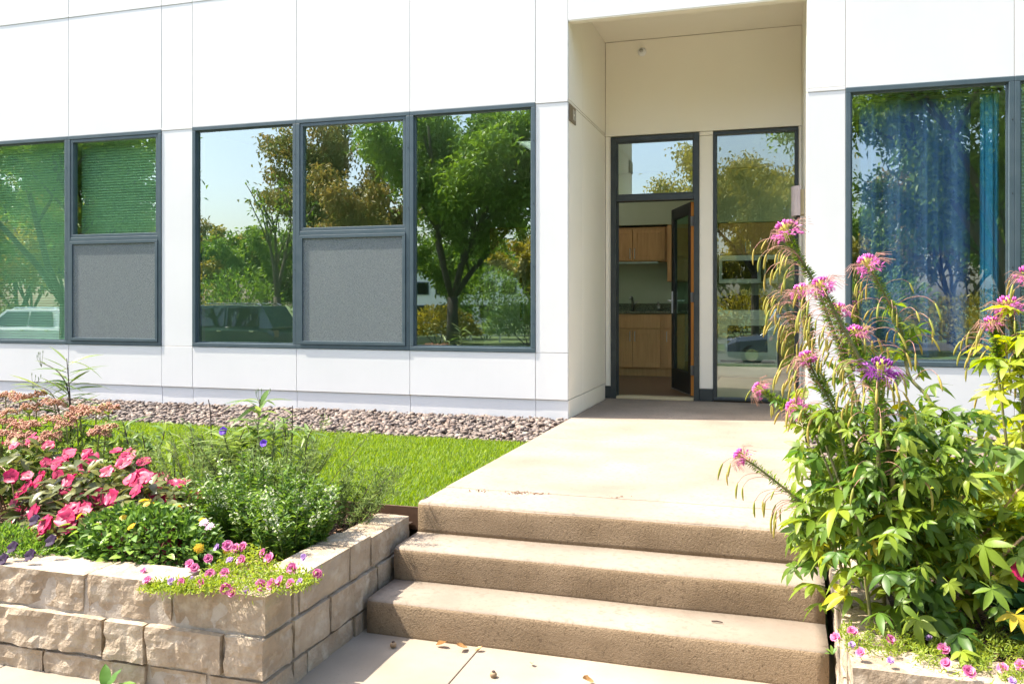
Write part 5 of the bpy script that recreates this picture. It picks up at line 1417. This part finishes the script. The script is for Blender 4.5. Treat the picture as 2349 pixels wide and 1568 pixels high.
# ------------------------------------------------------------------ across the street: trees, cars, houses (seen in the glass)
def tree(name, label, base, h, fork, spread, rtrunk, nleaf, leaf, mat, bark, seed, nlimb=5, droop=0.0, lean=0.0, crown_z=(.3, 1.0), shape='round', sparse=False, tight=1.0, group='street trees'):
    rg = random.Random(seed); b = Vector(base)
    par = root(name, b, label, 'tree', group)
    wood = MB(); tips = []
    def limb(p, d, L, r, lvl):
        n = 5; pts = [p]; q = p.copy(); dd = d.normalized()
        for i in range(n):
            dd = (dd + Vector((rg.gauss(0, .16), rg.gauss(0, .16), rg.gauss(.03, .1) - droop * .1 * i)) * (.7 if lvl else .45)).normalized()
            q = q + dd * (L / n); pts.append(q.copy())
        wood.tube(pts, [r * (1 - .62 * i / n) for i in range(n + 1)], 7 if lvl < 2 else 5)
        if lvl >= 2:
            for k in pts[2:]: tips.append((k, dd))
            return
        m = nlimb if lvl == 0 else 5
        for i in range(m):
            t = rg.uniform(.35, 1.0) if lvl else rg.uniform(.55, 1.0); k = pts[min(n, int(t * n))]
            a = i * 6.283 / m + rg.uniform(-.5, .5); o = Vector((math.cos(a), math.sin(a), rg.uniform(.15, .9)))
            limb(k, (o * .8 * tight + dd * .6), L * rg.uniform(.45, .7), r * .42, lvl + 1)
    t0 = b + Vector((lean, 0, fork)); wood.tube([b + Vector((0, 0, -.2)), b + Vector((lean * .3, 0, fork * .4)), t0], [rtrunk * 1.25, rtrunk, rtrunk * .9], 10)
    for i in range(nlimb):
        a = i * 6.283 / nlimb + rg.uniform(-.4, .4); up = rg.uniform(.9, 2.2)
        limb(t0 - Vector((0, 0, rg.uniform(0, .25) * fork * .3)), Vector((math.cos(a) * spread / (h - fork) * 1.4, math.sin(a) * spread / (h - fork) * 1.4, up * .8)), (h - fork) * rg.uniform(.55, .8), rtrunk * .55, 1)
    wood.build('trunk', bark, par, True)
    T = np.array([t[0][:] for t in tips]); n = nleaf
    idx = RNG.integers(0, len(T), n)
    C = T[idx] + RNG.normal(0, .28 if not sparse else .12, (n, 3)) * np.array([1, 1, .8]) * (h / 9)
    zlo = b.z + fork * .8
    keep = C[:, 2] > zlo; C = C[keep]
    D = RNG.normal(0, 1, C.shape) + np.array([0, 0, -.2 - droop])
    tint = np.clip((C[:, 2] - zlo) * 0 + RNG.random(len(C)) * .6 + .4 * np.array([noise.noise(Vector(c) * .55) + .5 for c in C]), 0, 1)
    tag(leaf_mass('crown', C, D, RNG.uniform(.7, 1.3, len(C)) * leaf, RNG.uniform(.7, 1.2, len(C)) * leaf * .48, mat, par, tint=tint), kind='stuff')
    return par
M['tr_green'] = leafmat('green tree leaves', (.07, .16, .02), (.22, .36, .05), 'attr', .35)
M['tr_olive'] = leafmat('olive tree leaves', (.15, .16, .02), (.42, .37, .06), 'attr', .35)
M['tr_rust'] = leafmat('rust and green leaves', (.11, .17, .03), (.36, .26, .08), 'attr', .3)
M['tr_locust'] = leafmat('locust leaves', (.08, .18, .02), (.25, .38, .06), 'attr', .35)
GZ = -1.02
tree('maple_tree', 'broad green tree with a dark forked trunk reflected in the window by the porch', (-14.8, -23.4, GZ), 14.0, 2.3, 5.2, .27, 42000, .28, M['tr_green'], M['bark_dark'], 1, 5)
tree('drooping_tree', 'drooping rust and green tree reflected in the middle window', (-23.3, -29.5, GZ), 13.5, 3.0, 1.6, .3, 24000, .30, M['tr_rust'], M['bark'], 2, 6, droop=.9, tight=.45)
tree('bare_tree', 'half bare tree with upright forked limbs reflected above the dark SUV', (-21.9, -19.6, GZ), 9.0, 2.3, .8, .19, 420, .2, M['tr_green'], M['bark'], 23, 3, sparse=True, tight=.4)
tree('locust_tree', 'feathery locust tree reflected over the blinds on the left', (-21.3, -6.9, -.9), 10.5, 1.8, 3.6, .2, 34000, .2, M['tr_locust'], M['bark'], 4, 6, droop=.4)
tree('locust_tree', 'feathery locust tree reflected over the blue curtain', (4.9, -6.9, -.9), 10.5, 1.8, 4.0, .2, 38000, .19, M['tr_locust'], M['bark'], 5, 6, droop=.4)
tree('pear_tree', 'olive green pear tree reflected in the sidelight by the door', (-1.0, -19.0, GZ), 9.6, 3.2, 1.7, .16, 22000, .2, M['tr_olive'], M['bark'], 6, 5, droop=.7)
bgspec = [(-47, -40, 10, 0), (-41, -34, 8.5, 1), (-36.5, -32, 8.0, 0), (-33, -33, 7.5, 2), (-29.5, -31, 7.8, 0), (-26, -38, 9, 0), (-10, -45, 9, 0), (-3, -44, 8, 2), (5, -42, 9, 0), (12, -36, 10, 1), (17, -30, 11, 0), (-18, -50, 8, 0), (24, -34, 11, 2), (-56, -34, 11, 0), (9, -20, 8, 0), (-52, -28, 12, 1), (-44, -26, 12, 0), (-38, -24, 10, 2), (-62, -44, 13, 0), (-14, -38, 7, 2), (-7, -34, 7.5, 0), (1.5, -30, 7, 2), (14, -24, 10, 0), (20, -22, 11, 2), (8, -32, 9, 1), (-22, -42, 9, 0), (28, -28, 12, 0)]
words = ['leftmost far', 'far left', 'second far left', 'low green', 'green middle', 'tall middle', 'far central', 'far low central', 'far right of centre', 'broad right', 'tall right', 'distant central', 'far right', 'outermost left', 'near right', 'rusty left', 'tall green left', 'olive left', 'very far left', 'low olive central', 'green one behind the fence', 'low olive one behind the pear', 'right hand green', 'right hand olive', 'rusty right', 'green one behind the rusty', 'rightmost']
for i, (x, y, h, k) in enumerate(bgspec):
    tree('background_tree', words[i] + ' tree in the wood across the street, seen reflected', (x, y, GZ), h, 1.2, h * .36, .2, 8000, .34, (M['tr_green'], M['tr_rust'], M['tr_olive'])[k], M['bark'], 40 + i, 5, group='wood across the street')
def shrub(label, c, r, n, leaf, mat, seed):
    p = root('shrub', (c[0], c[1], c[2]), label, 'shrub', 'shrubs across the street')
    blob_mass('foliage', (c[0], c[1], c[2] + r[2] * .3), r, n, leaf, leaf * .5, mat, p, seed, inner=.3, flat=1)
    for q in range(4):
        MB().tube([(c[0] + .1 * q - .15, c[1], c[2] - .1), (c[0] + (q - 1.5) * r[0] * .4, c[1], c[2] + r[2] * .8)], [.03, .01], 5).build('stem', M['bark'], p, True)
for i, (x, y, rx, rz, l) in enumerate(((-30, -20, 3.0, 1.6, 'leftmost'), (-25.5, -20, 2.6, 1.5, 'second from left'), (-20, -21, 2.4, 1.7, 'third from left'), (-16.2, -25, 2.2, 1.4, 'left of the forked tree'), (-11.8, -26, 2.6, 1.5, 'right of the forked tree'), (-5, -22, 2.6, 1.3, 'left of the pear tree'), (2.6, -21, 2.4, 1.4, 'right of the pear tree'), (7, -22, 3.0, 1.8, 'far right'), (-15.8, -31, 2.8, 3.2, 'tall left rear'), (-10.5, -31, 2.8, 3.0, 'tall right rear'), (-36, -24, 3.2, 2.8, 'tall outer left'), (-32, -25, 3.2, 3.2, 'tall left'), (-27.5, -24.5, 3.0, 3.0, 'tall middle'), (-43, -22, 3.4, 3.4, 'outermost left'), (3.5, -24, 3.0, 2.8, 'tall right'), (9, -19, 3.0, 2.6, 'broad right'), (14, -20, 3.4, 3.0, 'outermost right'), (-1.5, -25, 2.6, 2.0, 'one behind the pear tree'))):
    shrub(l + ' green shrub in the reflected verge across the street', (x, y, GZ), (rx, 1.2, rz), 2200, .22, (M['tr_green'], M['tr_olive'])[i % 2], 300 + i)
# verge with rough grass along the near kerb
def verge(x0, x1, y0, y1, n, h):
    x = RNG.uniform(x0, x1, n); y = RNG.uniform(y0, y1, n); z = np.array([zground(a, b) for a, b in zip(x, y)])
    C = np.stack([x, y, z], 1); D = RNG.normal(0, .45, (n, 3)) + np.array([0, 0, 1.2])
    return tag(leaf_mass('verge_grass', C, D, RNG.uniform(.6, 1.3, n) * h, h * .05, M['needle']), 'tall rough grass on the verge by the street', 'grass', kind='stuff')
verge(-32, 12, -9.3, -5.0, 26000, .20)

# rail fence and far house
fe = root('rail_fence', (-12, -27.5, GZ), 'white three rail fence reflected beside the forked tree', 'fence')
for i in range(9): MB().box(-17.05 + 1.6 * i, -16.95 + 1.6 * i, -27.55, -27.45, GZ, GZ + 1.15).build('post', M['white'], fe)
for z in (.35, .7, 1.05): MB().box(-17.2, -4.0, -27.44, -27.40, GZ + z - .05, GZ + z + .05).build('rail', M['white'], fe)
def house(label, x0, x1, y, dz, h, rows, cols, mat):
    p = root('far_building', ((x0 + x1) / 2, y, GZ), label, 'building', 'buildings beyond the wood')
    MB().box(x0, x1, y - 10, y, GZ, GZ + h).build('wall', mat, p); MB().box(x0 - .2, x1 + .2, y - 10.2, y + .2, GZ + h, GZ + h + .3).build('roof', M['core'], p)
    for r in range(rows):
        for c in range(cols):
            wx = x0 + (x1 - x0) * (c + .5) / cols; wz = GZ + h * (r + .5) / rows
            q = MB().box(wx - .8, wx + .8, y + .02, y + .08, wz - .65, wz + .65).build('window', M['frame'], p); MB().box(wx - .7, wx + .7, y + .085, y + .10, wz - .55, wz + .55).build('pane', M['darkglass'], q)
house('pale block of flats far behind the forked tree in the reflection', -36, -22, -66, 0, 7.0, 3, 6, M['white'])

# parked cars
M['tyre'] = pmat('tyre', (.015, .015, .015), None, rough=.8)
M['carglass'] = pmat('car glass', (.015, .02, .02), None, rough=.05, spec=.8)
def paint(name, c):
    m = pmat(name, c, None, rough=.22, spec=.6); m.node_tree.nodes['Principled BSDF'].inputs['Coat Weight'].default_value = .8; return m
def car(name, label, x, y, z, L, W, H, hood, belt, ws, rf, rr, tail, colour, cat):
    """nose towards -x; hood, belt heights; ws windscreen base, rf / rr roof ends, tail greenhouse end (fractions of L)"""
    p = root(name, (x + L / 2, y, z), label, cat, 'parked cars across the street')
    hw = W / 2; cb = .24
    st = [(0, .45, hood - .28, .78), (.02, .28, hood - .16, .88), (.08, .22, hood - .05, .97), (.2, .22, hood, 1), (ws, .22, belt - .02, 1), (.6, .22, belt, 1), (.9, .22, belt, .98), (.97, .26, belt - .05, .93), (1, .4, belt - .22, .85)]
    V = []; Fc = []
    for t, zb, zt, wf in st:
        w_ = hw * wf; xx = x + t * L
        for yy, zz in ((-w_ * .86, zb), (-w_, zb + .12), (-w_ * 1.0, zt - .14), (-w_ * .93, zt), (w_ * .93, zt), (w_, zt - .14), (w_, zb + .12), (w_ * .86, zb)): V.append((xx, y + yy, z + zz))
    for i in range(len(st) - 1):
        for j in range(8): k = (j + 1) % 8; Fc.append((i * 8 + j, i * 8 + k, i * 8 + 8 + k, i * 8 + 8 + j))
    Fc += [tuple(range(8)), tuple(range(len(V) - 1, len(V) - 9, -1))]
    body = MB().add(V, Fc).build('body', colour, p, False, bevel=.03, seg=2)
    g = [(ws - .02, belt - .06, .90, belt - .03, .88), (rf, belt - .06, .92, H - .03, .74), ((rf + rr) / 2, belt - .06, .92, H, .75), (rr, belt - .06, .92, H - .04, .74), (tail, belt - .06, .88, belt, .82)]
    V = []; Fc = []
    for t, zb, wb, zt, wt in g:
        xx = x + t * L
        for yy, zz in ((-hw * wb, zb), (-hw * wt, zt), (hw * wt, zt), (hw * wb, zb)): V.append((xx, y + yy, z + zz))
    for i in range(len(g) - 1):
        for j in range(4): k = (j + 1) % 4; Fc.append((i * 4 + j, i * 4 + k, i * 4 + 4 + k, i * 4 + 4 + j))
    Fc += [(0, 1, 2, 3), (16, 17, 18, 19)]
    MB().add(V, Fc).build('cabin', colour, p, False, bevel=.02)
    # side windows, lying on the cabin side
    def side(s, t0, t1, t0b, t1b):
        def Pt(t, f):   # f: 0 belt, 1 roof
            zz = belt + .01 + (H - .12 - belt) * f; wq = hw * (.925 - .17 * ((zz - belt) / (H - belt)))
            return Vector((x + t * L, y + s * (wq + .012), z + zz))
        q = [Pt(t0b, 0), Pt(t1b, 0), Pt(t1, 1), Pt(t0, 1)]; off = Vector((0, s * .012, 0))
        MB().add(q + [v + off for v in q], [(0, 1, 2, 3), (4, 5, 6, 7), (0, 1, 5, 4), (1, 2, 6, 5), (2, 3, 7, 6), (3, 0, 4, 7)]).build('side_window', M['carglass'], p)
    mid = (rf + rr) / 2
    for s in (1, -1):
        side(s, rf + .02, mid - .01, ws + .05, mid - .01); side(s, mid + .01, rr - .03, mid + .01, rr + .0)
        MB().box(x + (ws + .05) * L, x + (ws + .09) * L, y + s * hw * 1.0 - .02 + (.02 if s > 0 else -.18), y + s * hw * 1.0 + .02 + (.18 if s > 0 else -.02), z + belt + .02, z + belt + .16).build('mirror', colour, p, bevel=.03)
        for hx in (mid - .05, rr - .06): MB().box(x + hx * L, x + hx * L + .18, y + s * hw - .01 if s > 0 else y - hw - .035, y + hw + .035 if s > 0 else y - hw + .01, z + belt - .17, z + belt - .13).build('handle', M['chrome'], p)
        MB().box(x + .012 * L, x + .09 * L, y + s * hw * .62 - .16, y + s * hw * .62 + .22 * 1, z + hood - .27, z + hood - .12).build('headlight', M['chrome'], p, bevel=.03)
        MB().box(x + .985 * L, x + 1.004 * L, y + s * hw * .68 - .12, y + s * hw * .68 + .12, z + belt - .35, z + belt - .12).build('taillight', M['plaque'], p)
        for t in (.19, .80):
            c = (x + t * L, y + s * (hw - .11), z + .345)
            w_ = MB().lathe([(.2, -.1), (.32, -.11), (.345, -.07), (.345, .07), (.32, .11), (.2, .1)], c, 20, axis='y').build('wheel', M['tyre'], p, True)
            MB().lathe([(.02, -.115), (.2, -.112), (.2, .112), (.02, .115)], c, 12, axis='y').build('rim', M['chrome'], w_)
    zz = z + H - .03
    if H > 1.7:
        for s in (1, -1): MB().tube([(x + (rf + .03) * L, y + s * hw * .62, zz + .01), (x + (rf + .06) * L, y + s * hw * .62, zz + .07), (x + (rr - .05) * L, y + s * hw * .62, zz + .07), (x + (rr - .02) * L, y + s * hw * .62, zz + .01)], .02, 6).build('roof_rail', M['chrome'], p)
car('parked_suv', 'dark green SUV with chrome roof rails reflected in the left pane of the middle bay', -22.0, -12.0, -1.0, 5.4, 2.0, 1.93, 1.12, 1.17, .27, .40, .90, .99, paint('dark green car paint', (.03, .06, .06)), 'car')
car('parked_car', 'white minivan reflected behind the blinds at the left edge', -30.5, -12.0, -1.0, 5.0, 1.95, 1.78, 1.05, 1.12, .22, .40, .88, .99, paint('white car paint', (.70, .72, .70)), 'car')
car('parked_car', 'grey blue hatchback with its nose reflected in the sidelight', -1.7, -11.2, -1.0, 4.4, 1.8, 1.55, .95, 1.0, .26, .43, .82, .97, paint('grey blue car paint', (.09, .12, .15)), 'car')

# ------------------------------------------------------------------ the photographer, seen only as a reflection in the sidelight
def person():
    f = Vector((-math.sin(YAW), math.cos(YAW), 0)); r = Vector((math.cos(YAW), math.sin(YAW), 0)); o = f * -.30
    def W(a, b, z): return o + r * a + f * b + Vector((0, 0, z))
    J = []; E = []; Rd = []
    def add(p, rad, par=None):
        J.append(p[:]); Rd.append(rad if isinstance(rad, tuple) else (rad, rad))
        if par is not None: E.append((par, len(J) - 1))
        return len(J) - 1
    pel = add(W(0, -.03, .43), (.15, .11)); sp_ = add(W(0, -.02, .60), (.14, .10), pel); ch = add(W(0, 0, .78), (.17, .11), sp_); nk = add(W(0, .03, .895), .055, ch); hd = add(W(0, .06, .965), .07, nk); tp = add(W(0, .055, 1.06), .075, hd)
    for s in (-1, 1):
        hp = add(W(s * .10, -.02, .36), .10, pel); kn = add(W(s * .12, .02, -.02), .062, hp); an = add(W(s * .13, -.03, -.38), .045, kn); add(W(s * .15, .13, -.42), .038, an)
        sh = add(W(s * .19, 0, .82), .07, ch); el = add(W(s * .26, .07, .60), .046, sh); wr = add(W(s * .09, .20, .86), .03, el); pm = add(W(s * .07, .225, .90), .028, wr)
        for k in range(4):
            a1 = add(W(s * (.065 - .002 * k), .255, .945 - .019 * k), .0085, pm); a2 = add(W(s * (.035 - .002 * k), .27, .95 - .019 * k), .0075, a1); add(W(s * (.012), .268, .95 - .019 * k), .0065, a2)
        t1 = add(W(s * .06, .20, .885), .010, pm); add(W(s * .035, .205, .90), .0085, t1)
    me = bpy.data.meshes.new('body'); me.from_pydata(J, E, []); ob = bpy.data.objects.new('tmp_body', me); COL.objects.link(ob)
    ob.modifiers.new('skin', 'SKIN'); sv = me.skin_vertices[0].data
    for i, q in enumerate(Rd): sv[i].radius = q; sv[i].use_root = (i == 0)
    sb = ob.modifiers.new('sub', 'SUBSURF'); sb.levels = 1; sb.render_levels = 1
    dg = bpy.context.evaluated_depsgraph_get(); m2 = bpy.data.meshes.new_from_object(ob.evaluated_get(dg)); bpy.data.objects.remove(ob)
    m2.materials.clear()
    for q in (pmat('skin', (.45, .26, .18), (.50, .30, .21), 10, .5), pmat('light blue shirt', (.25, .42, .58), (.30, .47, .63), 8, .8), pmat('dark trousers', (.05, .05, .07), (.07, .07, .09), 8, .8), pmat('brown shoes', (.10, .06, .04), None)): m2.materials.append(q)
    for pl in m2.polygons:
        c = pl.center; pl.use_smooth = True; lat = abs((c - o).dot(r)); fw_ = (c - o).dot(f)
        pl.material_index = 3 if c.z < -.37 else 2 if c.z < .46 else 0 if (c.z > .885 or fw_ > .12 or (lat > .2 and c.z < .66)) else 1
    p = root('person', (o.x, o.y, -.45), 'person in a light blue shirt holding a camera, reflected in the sidelight', 'person')
    b = bpy.data.objects.new('body', m2); link(b, p); WORLD[b.name] = Matrix.Identity(4)
    hv, hf = ico(3, .03, 2); c = W(0, .03, 1.04); keep = [q for q in hf if all((Vector(hv[i]).dot(f) < .35 or hv[i][2] > .45) and hv[i][2] > -.45 for i in q)]
    MB().add([c + Vector((v[0] * .085, v[1] * .097, v[2] * .10)) for v in hv], [tuple(q) for q in keep]).build('hair', M['dkstem'], p, True)
    MB().tube([W(0, .125, 1.02), W(0, .15, .985), W(0, .135, .978)], [.008, .013, .008], 6).build('nose', bpy.data.materials['skin'], p, True)
    for s in (-1, 1):
        MB().lathe([(.004, -.006), (.012, 0), (.004, .006)], W(s * .032, .125, 1.012), 8).build('eye', M['white'], p, True)
        MB().tube([W(s * .078, .05, 1.02), W(s * .088, .045, 1.0), W(s * .078, .05, .975)], [.008, .014, .008], 6).build('ear', bpy.data.materials['skin'], p, True)
    MB().tube([W(-.02, .135, .945), W(0, .142, .943), W(.02, .135, .945)], .006, 6).build('mouth', M['plaque'], p, True)
    k = root('photo_camera', W(0, .2, .93), 'black camera held to the eye of the reflected person', 'camera')
    R3 = Matrix((r, f, Vector((0, 0, 1)))).transposed().to_4x4(); R3.translation = o
    for nm, mb in (('camera_body', MB().box(-.065, .065, .19, .235, .945, 1.03)), ('lens', MB().lathe([(.034, .236), (.034, .27), (.031, .285)], (0, 0, .985), 16, axis='y')), ('prism', MB().box(-.025, .025, .19, .235, 1.031, 1.055))):
        q = mb.build(nm, M['black'], k, bevel=.004); q.matrix_basis = R3
person()
